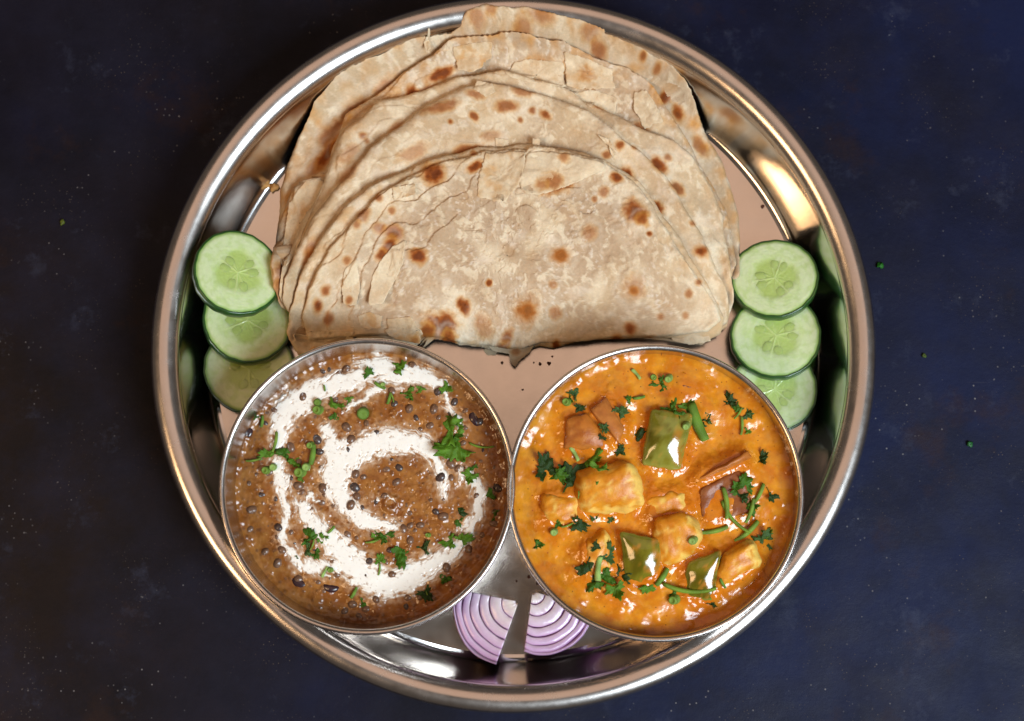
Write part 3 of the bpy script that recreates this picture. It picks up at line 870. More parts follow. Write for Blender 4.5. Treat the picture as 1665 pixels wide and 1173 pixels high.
flake(p1, [(790, 560), (830, 552), (870, 560), (862, 575), (846, 588), (838, 600), (829, 590), (828, 578), (800, 573)], 1, [(838, 560, 7, .5)], gold=.04, tint=.8)
flake(p1, [(786, 570), (800, 562), (810, 570), (806, 578), (792, 578)], 2, [(800, 571, 5, .9)])
flake(p1, [(582, 515), (600, 508), (622, 515), (620, 535), (602, 542), (586, 530)], 3, gold=.4)
flake(p1, [(630, 520), (668, 515), (688, 545), (686, 566), (650, 560), (628, 545)], 4, [(672, 548, 7, .5)], gold=.45)
flake(p1, [(638, 305), (675, 300), (676, 318), (640, 325)], 5, gold=.3, curl=.0008)
flake(p1, [(805, 225), (826, 228), (828, 236), (806, 236)], 6, gold=.25)
flake(p1, [(866, 228), (878, 230), (876, 242), (866, 242)], 7, gold=.25)
flake(p1, [(480, 545), (520, 540), (580, 545), (575, 570), (500, 580), (478, 570)], 8, [(500, 560, 6, .4)], gold=.2)
flake(p1, [(860, 246), (920, 250), (985, 266), (980, 278), (930, 300), (880, 318), (850, 315), (845, 285)], 9, [(900, 293, 14, .75), (918, 255, 9, .6), (880, 300, 9, .6)], gold=.15, tint=.7)
flake(p1, [(790, 250), (855, 245), (850, 290), (820, 330), (775, 320), (780, 280)], 10, gold=.35, tint=.3)
flake(p1, [(640, 400), (660, 390), (655, 430), (636, 470), (622, 500), (600, 500), (605, 450), (622, 420)], 21, gold=.15, tint=.7)
flake(p1, [(560, 440), (580, 420), (586, 470), (580, 500), (560, 498), (556, 470)], 22, [(566, 485, 6, .75)], gold=.15, tint=.7)
flake(p1, [(1085, 548), (1148, 542), (1150, 560), (1120, 566), (1090, 560)], 23, [(1094, 556, 7, .9)], gold=.1, tint=.6)
flake(p2, [(1000, 245), (985, 235), (970, 220), (990, 228), (1005, 250), (997, 258)], 11, gold=.2, curl=.001)
flake(p2, [(690, 78), (696, 45), (700, 46), (697, 66), (702, 84), (694, 92)], 12, gold=.2, curl=.001)
flake(p3, [(735, 80), (800, 72), (800, 100), (770, 118), (745, 115)], 13, gold=.45, tint=.2)
flake(p3, [(815, 112), (860, 100), (915, 105), (920, 140), (870, 135), (830, 128)], 14, gold=.15, tint=.3)
flake(p3, [(918, 88), (960, 102), (995, 118), (998, 150), (960, 150), (922, 142), (918, 110)], 15, [(955, 108, 11, .4)], gold=.3, tint=.4)
flake(p3, [(925, 146), (970, 150), (1005, 162), (1000, 182), (960, 172)], 16, [(975, 165, 9, .7)], gold=.1, tint=.5)
flake(p3, [(1030, 152), (1050, 148), (1068, 175), (1078, 200), (1050, 205), (1030, 180)], 17, gold=.1, tint=.4)
flake(p2, [(775, 132), (800, 135), (806, 150), (790, 158), (770, 145)], 18, gold=.3, tint=.6)
flake(p2, [(470, 330), (500, 290), (528, 292), (522, 310), (490, 380), (470, 430), (455, 440)], 19, gold=.3, tint=.8)

# ------------------------------------------------------------------ bowl fillings
ZD = BZ + 0.0290      # level of the dal
ZC = BZ + 0.0372      # level of the curry


def z1(x, y):
    return 350 + x / 2.346, 540 + y / 2.346


def z2(x, y):
    return 820 + x / 2.346, 550 + y / 2.346


def to_world(pts, zf, z):
    return [tuple(P(*zf(*p), z)[:2]) for p in pts]


# ---- dal
STROKES = [
    ([(868, 205), (800, 165), (700, 170), (620, 135), (560, 165), (480, 195), (400, 222), (330, 265), (275, 280), (258, 345), (245, 400), (232, 440)],
     [10, 22, 30, 38, 34, 30, 38, 42, 34, 32, 20, 8], 1.0),
    ([(640, 190), (590, 240), (540, 270), (500, 300)], [20, 12, 10, 4], 0.7),
    ([(860, 200), (880, 270), (915, 320), (940, 360)], [12, 8, 12, 4], 0.75),
    ([(440, 790), (500, 860), (560, 920), (640, 965), (720, 950), (800, 905), (880, 855), (940, 810), (965, 760), (1000, 690), (1010, 620), (985, 570), (940, 530)],
     [30, 42, 44, 44, 42, 34, 26, 16, 12, 15, 14, 12, 6], 1.0),
    ([(230, 500), (255, 560), (262, 620), (270, 720), (262, 800), (330, 890), (420, 900), (520, 900)], [26, 26, 22, 16, 14, 24, 30, 24], 0.72),
    ([(330, 650), (360, 710), (400, 745), (440, 790)], [24, 26, 28, 30], 0.85),
    ([(330, 640), (360, 620), (395, 650)], [10, 14, 6], 0.6),
    ([(872, 620), (866, 545), (835, 470), (785, 425), (700, 412), (620, 420), (550, 455), (490, 490), (458, 540), (460, 600), (500, 660), (560, 712), (620, 738), (690, 740)],
     [4, 6, 18, 28, 36, 40, 42, 44, 46, 40, 30, 24, 14, 5], 1.0),
    ([(428, 365), (440, 420), (450, 480)], [12, 22, 26], 0.95),
    ([(460, 420), (520, 440), (560, 440)], [14, 22, 28], 0.8),
    ([(600, 640), (660, 620), (690, 660)], [5, 6, 4], 0.4),
]


def dal_fields(x, y):
    X, Y = x * 1000, y * 1000
    wx = x + 0.0016 * fbm(X / 7, Y / 7, 301, 3) + 0.0003 * fbm(X / 2, Y / 2, 303, 2)
    wy = y + 0.0016 * fbm(X / 7, Y / 7, 302, 3) + 0.0003 * fbm(X / 2, Y / 2, 304, 2)
    sc_ = P(*z1(650, 600), ZD)
    rs = np.hypot(wx - sc_[0], wy - sc_[1]) * 1000
    ts = np.arctan2(wy - sc_[1], wx - sc_[0])
    # the spoon drew the cream round: streaks along the swirl
    strk = 0.6 * fbm(rs / 1.5 + 2 * ts, np.cos(ts) * 4 + np.sin(ts) * 3, 361, 3) + 0.4 * fbm(rs / 0.7, np.sin(ts) * 6 + np.cos(ts) * 5, 362, 2)
    m = np.full(np.shape(x), -9.0)
    for pts, wd, stg in STROKES:
        wp = to_world(pts, z1, ZD)
        d, pos = seg_dist(wx, wy, wp)
        wv = np.interp(pos, np.arange(len(wd)), wd) / 2.346 / 3330.0
        v = (1.0 - d / wv) * 1.0
        v = np.where(v > 0, v, v * wv / 0.004)
        v = v - (1 - stg) * (1.3 + 1.8 * fbm(X / 2.4, Y / 2.4, 310, 4))
        v = v + 0.9 * strk * sstep(-1.3, -0.2, v) * sstep(1.0, 0.4, v)
        m = np.maximum(m, v)
    brk = fbm(X / 3.2, Y / 3.2, 311, 3)
    m = m - 0.6 * np.clip(brk - 0.18, 0, 1) * 2 + 0.16
    w_, cid = worley(X / 2.6, Y / 2.6, 330)
    lump = sstep(0.42, 0.10, w_) * (cid > 0.45)
    h = 0.0007 * fbm(X / 14, Y / 14, 320, 3) + 0.0005 * fbm(X / 5, Y / 5, 321, 3) + 0.00020 * lump + 0.00002 * fbm(X / 1.2, Y / 1.2, 322, 2)
    # the spooned hollow and ridge in the middle
    cx, cy = P(*z1(672, 655), ZD)[:2]
    d = np.hypot(x - cx, y - cy) * 1000
    h = h + 0.0014 * np.exp(-((d - 2.6) / 1.6) ** 2) - 0.0012 * np.exp(-(d / 1.6) ** 2)
    rd, rp = seg_dist(x, y, to_world([(760, 590), (800, 600), (740, 660), (700, 720), (690, 780)], z1, ZD))
    h = h + 0.0006 * np.exp(-(rd / 0.0018) ** 2)
    cr = sstep(-0.25, 0.45, m)
    h = h * (1 - 0.80 * cr) + 0.0005 * cr
    rr = np.hypot(x - LC[0], y - LC[1])
    h = h + 0.0012 * sstep(0.0585, 0.0622, rr)
    return m, h, lump


def dal_surface(x, y):
    m, h, l = dal_fields(x, y)
    return ZD + h


NA, NR = 760, 230
t = np.linspace(0, 2 * np.pi, NA, endpoint=False)
s = np.concatenate([[0.002], np.linspace(0.006, 1, NR - 1)])
RD = bowl_r(ZD + 0.0018) + 0.0002
x = LC[0] + s[:, None] * RD * np.cos(t)
y = LC[1] + s[:, None] * RD * np.sin(t)
m, h, lump = dal_fields(x, y)
X, Y = x * 1000, y * 1000
g = fbm(X / 7, Y / 7, 340, 4)
c = mixc((0.26, 0.082, 0.012), (0.36, 0.142, 0.030), sstep(-0.4, 0.5, g))
c = mixc(c, (0.36, 0.155, 0.030), sstep(0.3, 0.7, fbm(X / 4, Y / 4, 341, 3)) * 0.6)
c = mixc(c, (0.085, 0.045, 0.032), lump * 0.45 * sstep(-0.2, 0.3, fbm(X / 12, Y / 12, 342, 2) + 0.2))
# marbling where the cream runs out
mb = sstep(-1.3, 0.25, m + 0.7 * fbm(X / 2.4, Y / 2.4, 343, 3))
c = mixc(c, (0.62, 0.42, 0.26), mb * 0.65)
cr = sstep(-0.35, 0.35, m)
c = mixc(c, (0.90, 0.865, 0.79), cr)
fleck = sstep(0.34, 0.52, fbm(X / 1.5, Y / 1.5, 344, 3)) * sstep(1.2, 0.1, m)
c = mixc(c, (0.34, 0.19, 0.10), fleck * cr * 0.8)
V = np.stack([x, y, ZD + h], -1).reshape(-1, 3)
F = grid_faces(NR, NA, True)
dal = thing('lentil_dal', 'brown black-lentil dal with a white cream swirl in the left bowl', 'lentil curry', (LC[0], LC[1], ZD))
DL = (LC[0], LC[1], ZD)
fm = m.reshape(-1)[F].mean(1) > -0.02


def submesh(name, V, F, c, mat, parent, loc):
    u, inv = np.unique(F, return_inverse=True)
    return build(name, V[u], inv.reshape(F.shape), mat, parent, loc, c[u])


cf = c.reshape(-1, 3)
submesh('gravy', V, F[~fm], cf, M_DAL, dal, DL)
submesh('cream_swirl', V, F[fm], cf, M_CREAM, dal, DL)
DAL_HF = HF(LC[0] - .066, LC[0] + .066, LC[1] - .066, LC[1] + .066, .0005)
DAL_HF.H = dal_surface(DAL_HF.X, DAL_HF.Y)


def ellipsoid_mesh(name, ax, mat, seed, nu=8, nv=12, lump_=0.08, bend=0.0):
    u, v = np.meshgrid(np.linspace(0, np.pi, nu), np.linspace(0, 2 * np.pi, nv, endpoint=False), indexing='ij')
    d = np.stack([np.sin(u) * np.cos(v), np.sin(u) * np.sin(v), np.cos(u)], -1)
    k = 1 + lump_ * fbm(d[..., 0] * 1.5 + seed, d[..., 1] * 1.5 + d[..., 2], seed, 2)
    p = d * k[..., None] * np.array(ax)
    p[..., 1] += bend * (p[..., 0] / ax[0]) ** 2 * ax[0]
    o = build(name, p.reshape(-1, 3), grid_faces(nu, nv, True), mat)
    me = o.data
    bpy.data.objects.remove(o)
    return me


lent = [ellipsoid_mesh('lentil', (.00175, .00135, .0012), mt, k) for k, mt in enumerate([M_LENTIL, M_LENTIL2, M_LENTIL2, M_LENTIL2])]
beans = [ellipsoid_mesh('kidney_bean', (.0058, .0030, .0026), M_BEAN, k + 5, 12, 18, 0.05, 0.25) for k in range(2)]


def put_part(name, me, parent, x, y, z, rz, sc=1.0, tilt=(0, 0)):
    o = bpy.data.objects.new(name, me)
    COL.objects.link(o)
    o.parent = parent
    o.location = Vector((x, y, z)) - parent.location
    o.rotation_euler = (tilt[0], tilt[1], rz)
    o.scale = (sc,) * 3
    return o


NT = 2600
ca = rng.uniform(0, 2 * np.pi, NT)
cr_ = 0.0585 * np.sqrt(rng.random(NT))
cx_, cy_ = LC[0] + cr_ * np.cos(ca), LC[1] + cr_ * np.sin(ca)
cm = dal_fields(cx_, cy_)[0]
cden = fbm(cx_ * 1000 / 15, cy_ * 1000 / 15, 350, 2)
placed = []
for i in range(NT):
    x, y = cx_[i], cy_[i]
    if len(placed) >= 170:
        break
    if cm[i] > 0.1 and random.random() > 0.10:
        continue
    if random.random() > 0.55 + 0.9 * cden[i] + 0.25 * (x < LC[0]):
        continue
    if any((x - q[0]) ** 2 + (y - q[1]) ** 2 < .0031 ** 2 for q in placed):
        continue
    placed.append((x, y))
    zz = float(DAL_HF.at(x, y))
    put_part('lentil', random.choice(lent), dal, x, y, zz - random.uniform(0.0006, 0.0016), random.uniform(0, 6.3), random.uniform(.9, 1.65), (random.uniform(-.4, .4), random.uniform(-.4, .4)))
for (bx, by, rz, sc, sink) in [(320, 960, -25, 1.0, .0012), (437, 980, -10, .85, .0012), (985, 330, -65, 1.0, .0014), (1022, 455, 80, .6, .001), (575, 850, -25, .95, .0022),
                               (350, 470, 70, .6, .0012), (130, 385, 75, .7, .001), (600, 290, -20, .6, .0016), (640, 325, -70, .5, .001), (663, 490, 30, .5, .001), (515, 705, 10, .6, .0012)]:
    p = P(*z1(bx, by), ZD)
    put_part('kidney_bean', beans[int(bx) % 2], dal, p[0], p[1], float(DAL_HF.at(p[0], p[1])) + -.0002 - sink, math.radians(rz), sc * .85)


# ---- curry: the pieces stand in the gravy, the gravy climbs round them
def hexa(name, label, cat, quad, ztop, mat, colf, seed, depth=0.009, rnd=0.28, group=None, bulge=0.0, rough=0.0006, shrink=0.0):
    up = 1.55 if name == 'paneer_cube' else 1.15
    q = np.array([P(*z2(*p), ZC + zt * up) for p, zt in zip(quad, ztop)])
    cen = q.mean(0)
    bot = q.copy()
    bot[:, :2] = cen[:2] + (q[:, :2] - cen[:2]) * (1 + shrink)
    bot[:, 2] = ZC - depth
    N = 15
    u = np.linspace(-1, 1, N)
    P_, F_ = [], []
    k = 0
    for axis in range(3):
        for sg in (-1, 1):
            A, B = np.meshgrid(u, u, indexing='ij')
            pts = np.zeros((N, N, 3))
            pts[..., axis] = sg
            pts[..., (axis + 1) % 3] = A
            pts[..., (axis + 2) % 3] = B
            f = grid_faces(N, N, False, k)
            F_.append(f if sg > 0 else f[:, ::-1])
            P_.append(pts.reshape(-1, 3))
            k += N * N
    p = np.concatenate(P_)
    # weld the shared borders
    key = np.round(p * 1000).astype(int)
    uq, idx, inv = np.unique(key, axis=0, return_index=True, return_inverse=True)
    p = p[idx]
    F = inv.reshape(-1)[np.concatenate(F_)]
    cl = np.clip(p, -(1 - rnd), 1 - rnd)
    dd = p - cl
    L = np.linalg.norm(dd, axis=1, keepdims=True)
    pr = np.where(L > 1e-6, cl + dd / np.maximum(L, 1e-6) * rnd, p)
    a, b, w_ = (pr[:, 0] + 1) / 2, (pr[:, 1] + 1) / 2, (pr[:, 2] + 1) / 2
    T = (q[0] * ((1 - a) * (1 - b))[:, None] + q[1] * (a * (1 - b))[:, None] + q[2] * (a * b)[:, None] + q[3] * ((1 - a) * b)[:, None])
    Bt = (bot[0] * ((1 - a) * (1 - b))[:, None] + bot[1] * (a * (1 - b))[:, None] + bot[2] * (a * b)[:, None] + bot[3] * ((1 - a) * b)[:, None])
    V = T * w_[:, None] + Bt * (1 - w_)[:, None]
    X, Y, Z = V[:, 0] * 1000, V[:, 1] * 1000, V[:, 2] * 1000
    V[:, 2] += (bulge * (1 - pr[:, 0] ** 2) * (1 - pr[:, 1] ** 2) + rough * fbm(X / 4, Y / 4, seed, 4) + rough * 0.4 * fbm(X / 1.3, Y / 1.3, seed + 3, 3)) * (w_ > 0.5)
    big_ = 0.0016 if name == 'paneer_cube' else 0.0005
    V[:, 0] += big_ * fbm(Y / 9 + 2, Z / 9, seed + 15, 2)
    V[:, 1] += big_ * fbm(X / 9 + 4, Z / 9, seed + 16, 2)
    V[:, 0] += 0.0005 * fbm(Y / 4 + 5, Z / 4, seed + 5, 3)
    V[:, 1] += 0.0005 * fbm(X / 4, Z / 4 + 7, seed + 6, 3)
    col = colf(V, pr, seed)
    loc = (cen[0], cen[1], ZC - depth)
    # quads above may run clockwise: make faces point outwards
    n0 = np.cross(V[F[:, 1]] - V[F[:, 0]], V[F[:, 2]] - V[F[:, 0]])
    if np.sum(n0 * (V[F].mean(1) - V.mean(0))) < 0:
        F = F[:, ::-1]
    o = build(name, V, F, mat, None, loc, col)
    CUR_HF.stamp(V)
    FOOT.append((q[:, :2], np.max(q[:, 2]) - ZC))
    return tag(o, label, cat, group)


FOOT = []
CUR_HF = HF(RC[0] - .066, RC[0] + .066, RC[1] - .066, RC[1] + .066, .0005)


def col_paneer(V, pr, seed):
    X, Y = V[:, 0] * 1000, V[:, 1] * 1000
    n = fbm(X / 5, Y / 5, seed + 30, 4)
    c = mixc((0.60, 0.190, 0.006), (0.72, 0.285, 0.016), sstep(-0.35, 0.4, n))
    # pale cheese where sauce is thin; window-lit right and near sides painted paler
    side = np.maximum(sstep(0.55, 0.9, pr[:, 1]), sstep(0.7, 0.95, -pr[:, 0]) * 0.7)
    bare = sstep(0.05, 0.6, fbm(X / 4 + 3, Y / 4, seed + 31, 4) * 0.8 + 0.65 * side)
    return mixc(c, (0.88, 0.60, 0.14), bare * 0.8)


def col_caps(V, pr, seed):
    X, Y = V[:, 0] * 1000, V[:, 1] * 1000
    c = mixc((0.105, 0.085, 0.004), (0.180, 0.155, 0.010), sstep(-0.4, 0.4, fbm(X / 8, Y / 8, seed + 30, 3)))
    side = (np.abs(pr[:, :2]).max(1) > 0.86)
    c = mixc(c, (0.30, 0.33, 0.06), side * 0.5)
    g = sstep(0.15, 0.45, fbm(X / 5, Y / 5, seed + 33, 4) + 0.28 * (pr[:, 1]))
    return mixc(c, (0.50, 0.19, 0.022), g * 0.75)


def col_caps_pale(V, pr, seed):
    c = col_caps(V, pr, seed)
    X, Y = V[:, 0] * 1000, V[:, 1] * 1000
    return mixc(c, (0.28, 0.28, 0.05), 0.6 * sstep(0.35, -0.2, fbm(X / 6, Y / 6, seed + 50, 3)))


def col_onion(V, pr, seed):
    X, Y = V[:, 0] * 1000, V[:, 1] * 1000
    n = fbm(X / 7, Y / 2.5, seed + 30, 4)
    c = mixc((0.34, 0.085, 0.008), (0.48, 0.16, 0.022), sstep(-0.4, 0.4, n))
    return mixc(c, (0.52, 0.16, 0.016), sstep(0.0, 0.4, fbm(X / 6, Y / 6, seed + 33, 4) + 0.25 * pr[:, 1]) * 0.7)


def col_onion_pink(V, pr, seed):
    return mixc(col_onion(V, pr, seed), (0.52, 0.19, 0.050), np.full(len(V), 0.4))


def col_dark(V, pr, seed):
    return mixc(col_onion(V, pr, seed), (0.17, 0.045, 0.018), np.full(len(V), 0.65))


PG = 'paneer cubes in the orange curry'
hexa('paneer_cube', 'paneer cube with a flat orange top beside the two dark coriander leaves', 'paneer', [(285, 665), (290, 505), (495, 470), (535, 640)], (.0035, .006, .0072, .0045), M_PIECE, col_paneer, 1, group=PG, rnd=.52, shrink=.38, bulge=.0009)
hexa('paneer_cube', 'low paneer piece with a bare yellow edge at the left rim of the curry', 'paneer', [(150, 705), (145, 590), (290, 590), (300, 700)], (.0022, .003, .0025, .0015), M_PIECE, col_paneer, 9, group=PG, rnd=.52, shrink=.38, bulge=.0009)
hexa('paneer_cube', 'tall paneer cube between the two lower pieces of green capsicum', 'paneer', [(600, 880), (560, 700), (715, 665), (760, 790)], (.003, .0055, .007, .005), M_PIECE, col_paneer, 3, group=PG, rnd=.52, shrink=.38, bulge=.0009)
hexa('paneer_cube', 'wedge of paneer at the lower right next to the bowl wall', 'paneer', [(790, 975), (830, 830), (955, 775), (985, 865)], (.0025, .0045, .0055, .0042), M_PIECE, col_paneer, 4, group=PG, rnd=.52, shrink=.38, bulge=.0009)
hexa('paneer_cube', 'mostly sunken paneer cube near the middle of the curry', 'paneer', [(545, 690), (535, 600), (680, 580), (715, 670)], (.0008, .0022, .003, .0015), M_PIECE, col_paneer, 5, group=PG, rnd=.52, shrink=.38, bulge=.0009)
hexa('paneer_cube', 'paneer lump under the coriander bunch at the lower left of the curry', 'paneer', [(320, 930), (300, 770), (390, 740), (420, 900)], (.0015, .0035, .004, .002), M_PIECE, col_paneer, 6, group=PG, rnd=.52, shrink=.38, bulge=.0009)
hexa('paneer_cube', 'small pale paneer corner just below the coriander bunch', 'paneer', [(375, 985), (365, 935), (455, 940), (460, 1000)], (.0010, .0022, .0028, .0012), M_PIECE, col_paneer, 12, group=PG, rnd=.52, shrink=.38, bulge=.0009)
CG = 'green capsicum pieces in the orange curry'
hexa('capsicum_piece', 'pale green capsicum piece with a bright glossy highlight near the curry top', 'capsicum', [(522, 485), (560, 268), (725, 285), (672, 505)], (.003, .0052, .0055, .003), M_CAPS, col_caps_pale, 21, rnd=.22, group=CG, bulge=.0034, rough=.0001)
hexa('capsicum_piece', 'olive green capsicum square left of the tall paneer cube', 'capsicum', [(462, 955), (440, 735), (605, 768), (590, 930)], (.0012, .0045, .0055, .0022), M_CAPS, col_caps, 22, rnd=.16, group=CG, bulge=.0028, rough=.0001)
hexa('capsicum_piece', 'dark olive capsicum piece at the bottom right beside the paneer wedge', 'capsicum', [(685, 1010), (700, 860), (830, 805), (800, 1000)], (.001, .004, .0058, .002), M_CAPS, col_caps, 23, rnd=.18, group=CG, bulge=.002, rough=.0001)
hexa('onion_petal', 'translucent brown onion petal at the upper left of the curry', 'onion', [(225, 425), (235, 305), (320, 280), (415, 430)], (.0018, .0035, .0042, .0025), M_PIECE, col_onion, 31, rnd=.22, bulge=.002, rough=.0001)
hexa('onion_petal', 'pinkish onion petal lying across the brown one at upper left', 'onion', [(325, 275), (385, 215), (460, 340), (440, 400)], (.0042, .0028, .003, .0044), M_PIECE, col_onion_pink, 32, rnd=.22, bulge=.0012, rough=.0001)
hexa('onion_petal', 'dark glossy onion cup under the stems at the right of the curry', 'onion', [(755, 720), (745, 570), (905, 500), (955, 660)], (.001, .0028, .0036, .003), M_PIECE, col_dark, 33, rnd=.2, bulge=-.001, rough=.0007)
hexa('onion_petal', 'long pale onion strip arching over the dark onion cup', 'onion', [(700, 565), (725, 535), (935, 425), (950, 455)], (.0012, .0022, .005, .0045), M_PIECE, col_onion_pink, 34, rnd=.4, bulge=.003, rough=.0001)
hexa('tomato_scrap', 'small dark red tomato scrap near the top of the curry', 'tomato', [(672, 210), (680, 178), (718, 180), (722, 212)], (.001, .0018, .0022, .0012), M_PIECE, col_dark, 35, depth=.004)
hexa('ginger_sliver', 'thin yellow ginger sliver above the pink onion petal', 'ginger', [(446, 244), (438, 200), (452, 198), (466, 242)], (.001, .001, .0016, .0016), M_PIECE, lambda V, pr, s_: np.tile((0.72, 0.42, 0.06), (len(V), 1)), 36, depth=.003, rough=.0001)


def poly_sd(x, y, q):
    """signed distance to a convex quad (negative inside)"""
    d, _ = seg_dist(x, y, list(map(tuple, q)) + [tuple(q[0])])
    ins = np.ones(np.shape(x), bool)
    ar = 0.5 * sum(q[i][0] * q[(i + 1) % 4][1] - q[(i + 1) % 4][0] * q[i][1] for i in range(4))
    for i in range(4):
        a, b = q[i], q[(i + 1) % 4]
        cr_ = (b[0] - a[0]) * (y - a[1]) - (b[1] - a[1]) * (x - a[0])
        ins &= (cr_ * np.sign(ar) >= 0)
    return np.where(ins, -d, d)


def curry_fields(x, y):
    X, Y = x * 1000, y * 1000
    h = 0.0014 * fbm(X / 18, Y / 18, 401, 2) + 0.00022 * fbm(X / 6, Y / 6, 402, 2) * sstep(-0.3, 0.5, fbm(X / 20, Y / 20, 404, 2)) + 0.00005 * fbm(X / 1.6, Y / 1.6, 403, 3)
    w_, cid = worley(X / 4.5, Y / 4.5, 405)
    h = h + 0.00025 * sstep(0.45, 0.05, w_) * (cid > 0.8)
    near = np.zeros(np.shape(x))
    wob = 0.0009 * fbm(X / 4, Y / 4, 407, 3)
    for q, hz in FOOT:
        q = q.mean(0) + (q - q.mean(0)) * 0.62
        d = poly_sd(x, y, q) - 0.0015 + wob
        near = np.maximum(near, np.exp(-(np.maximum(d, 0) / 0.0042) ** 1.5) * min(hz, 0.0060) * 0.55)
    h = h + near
    rr = np.hypot(x - RC[0], y - RC[1])
    h = h + 0.0008 * sstep(0.0575, 0.0625, rr)
    return h, near


NA, NR = 700, 210
t = np.linspace(0, 2 * np.pi, NA, endpoint=False)
s = np.concatenate([[0.002], np.linspace(0.006, 1, NR - 1)])
RR_ = bowl_r(ZC + 0.0014) + 0.0002
x = RC[0] + s[:, None] * RR_ * np.cos(t)
y = RC[1] + s[:, None] * RR_ * np.sin(t)
h, near = curry_fields(x, y)
X, Y = x * 1000, y * 1000
c = mixc((0.62, 0.195, 0.007), (0.72, 0.275, 0.016), sstep(-0.4, 0.5, fbm(X / 8, Y / 8, 410, 4)))
c = mixc(c, (0.54, 0.130, 0.005), sstep(0.0, 0.5, fbm(X / 11, Y / 11, 412, 3)) * 0.6)
c = mixc(c, (0.62, 0.27, 0.05), sstep(0.25, 0.6, fbm(X / 2.5, Y / 2.5, 413, 3)) * 0.4)
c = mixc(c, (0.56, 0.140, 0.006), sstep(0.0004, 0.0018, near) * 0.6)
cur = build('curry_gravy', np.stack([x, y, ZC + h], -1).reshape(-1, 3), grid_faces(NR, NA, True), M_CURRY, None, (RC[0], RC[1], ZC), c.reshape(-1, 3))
tag(cur, 'glossy orange tomato gravy filling the right bowl', 'curry')
CUR_HF.H = np.maximum(CUR_HF.H, ZC + curry_fields(CUR_HF.X, CUR_HF.Y)[0])

# ------------------------------------------------------------------ coriander
GREENS = [(0.050, 0.130, 0.008), (0.090, 0.195, 0.012), (0.022, 0.050, 0.008), (0.045, 0.098, 0.022)]
STEMG = (0.15, 0.24, 0.030)


def leaf_mesh(seed, tint):
    """a lobed, toothed, slightly crumpled leaflet of unit radius"""
    rg = np.random.default_rng(seed)
    NA, NR = 72, 9
    a = np.linspace(-np.pi, np.pi, NA, endpoint=False)
    lob = 0.50 + 0.50 * np.abs(np.cos(1.5 * a + rg.uniform(-.4, .4))) ** 0.8
    tooth = 1 + 0.12 * np.cos(17 * a + rg.uniform(0, 6)) + 0.12 * np.cos(9 * a + rg.uniform(0, 6)) + 0.10 * np.cos(4 * a + rg.uniform(0, 6))
    back = np.where(np.abs(a) > 2.3, 0.45, 1.0)
    r = lob * tooth * back * (1 + 0.15 * np.cos(a + rg.uniform(-.6, .6)))
    s = np.linspace(0.02, 1, NR)[:, None]
    x = s * r * np.cos(a) * rg.uniform(.85, 1.15)
    y = s * r * np.sin(a) * rg.uniform(.75, 1.0)
    vein = np.abs(np.cos(3 * a)) ** 8
    z = 0.42 * fbm(x * 1.1 + seed, y * 1.1, seed, 3) + 0.10 * s * np.cos(3 * a) + 0.08 * np.sin(x * 3 + seed) * s + rg.uniform(-.45, .25) * (x * math.cos(seed) + y * math.sin(seed)) ** 2
    c = mixc(tint, tuple(q * 1.7 for q in tint), np.clip(0.5 * vein * s + 0.6 * fbm(x * 2, y * 2, seed + 1, 3), 0, 1))
    top = np.stack([x, y, z], -1)
    bot = top[[-1, 4, 0]].copy()
    bot[..., 2] -= 0.07
    V = np.concatenate([top.reshape(-1, 3), bot.reshape(-1, 3)])
    cc = np.concatenate([c.reshape(-1, 3), c[[-1, 4, 0]].reshape(-1, 3)])
    o = build('leaf', V, grid_faces(NR + 3, NA, True), M_HERB, None, (0, 0, 0), cc)
    me = o.data
    bpy.data.objects.remove(o)
    return me


LEAF = {k: [leaf_mesh(50 + 10 * k + j, GREENS[k]) for j in range(7)] for k in range(4)}


def stem_mesh(seed, asp, hollow, tint, bend=0.0):
    """a cut piece of stem along x, unit length, radius asp"""
    n, N = 14, 12
    u = np.linspace(-0.5, 0.5, n)
    v = np.linspace(0, 2 * np.pi, N, endpoint=False)
    rows, cols = [], []

    def ring(ux, rad, cc):
        wv = 1 + 0.10 * math.sin(ux * 5 + seed)
        rows.append(np.stack([np.full(N, ux), rad * wv * np.cos(v) + bend * (ux * ux - 0.08) * 4, rad * wv * np.sin(v)], -1))
        cols.append(np.tile(cc, (N, 1)))
    inner = tuple(min(1, q * 1.5) for q in tint)
    ring(-0.44, asp * .05, inner)
    if hollow:
        ring(-0.44, asp * .5, inner)
        ring(-0.5, asp * .62, inner)
    else:
        ring(-0.5, asp * .6, inner)
    for uu in u:
        e = 1 - max(0, abs(uu) - 0.44) * 2.0
        ring(uu, asp * e, mixc(tint, inner, np.array(0.5 + 0.5 * math.sin(uu * 9 + seed))) * 1.0)
    if hollow:
        ring(0.5, asp * .62, inner)
        ring(0.44, asp * .5, inner)
    else:
        ring(0.5, asp * .6, inner)
    ring(0.44, asp * .05, inner)
    o = build('stem', np.concatenate(rows), grid_faces(len(rows), N, True), M_HERB, None, (0, 0, 0), np.concatenate(cols))
    me = o.data
    bpy.data.objects.remove(o)
    return me


STEM = [stem_mesh(1, .075, False, STEMG, .06), stem_mesh(2, .13, True, (0.12, 0.22, 0.025), .04), stem_mesh(3, .042, False, (0.14, 0.22, 0.02), .10), stem_mesh(4, .13, False, (0.26, 0.38, 0.10), -.05)]
RING = [stem_mesh(7, .42, True, (0.14, 0.23, 0.035)), stem_mesh(8, .36, False, (0.22, 0.33, 0.08)), stem_mesh(9, .50, False, (0.11, 0.19, 0.025))]
ncount = [0]


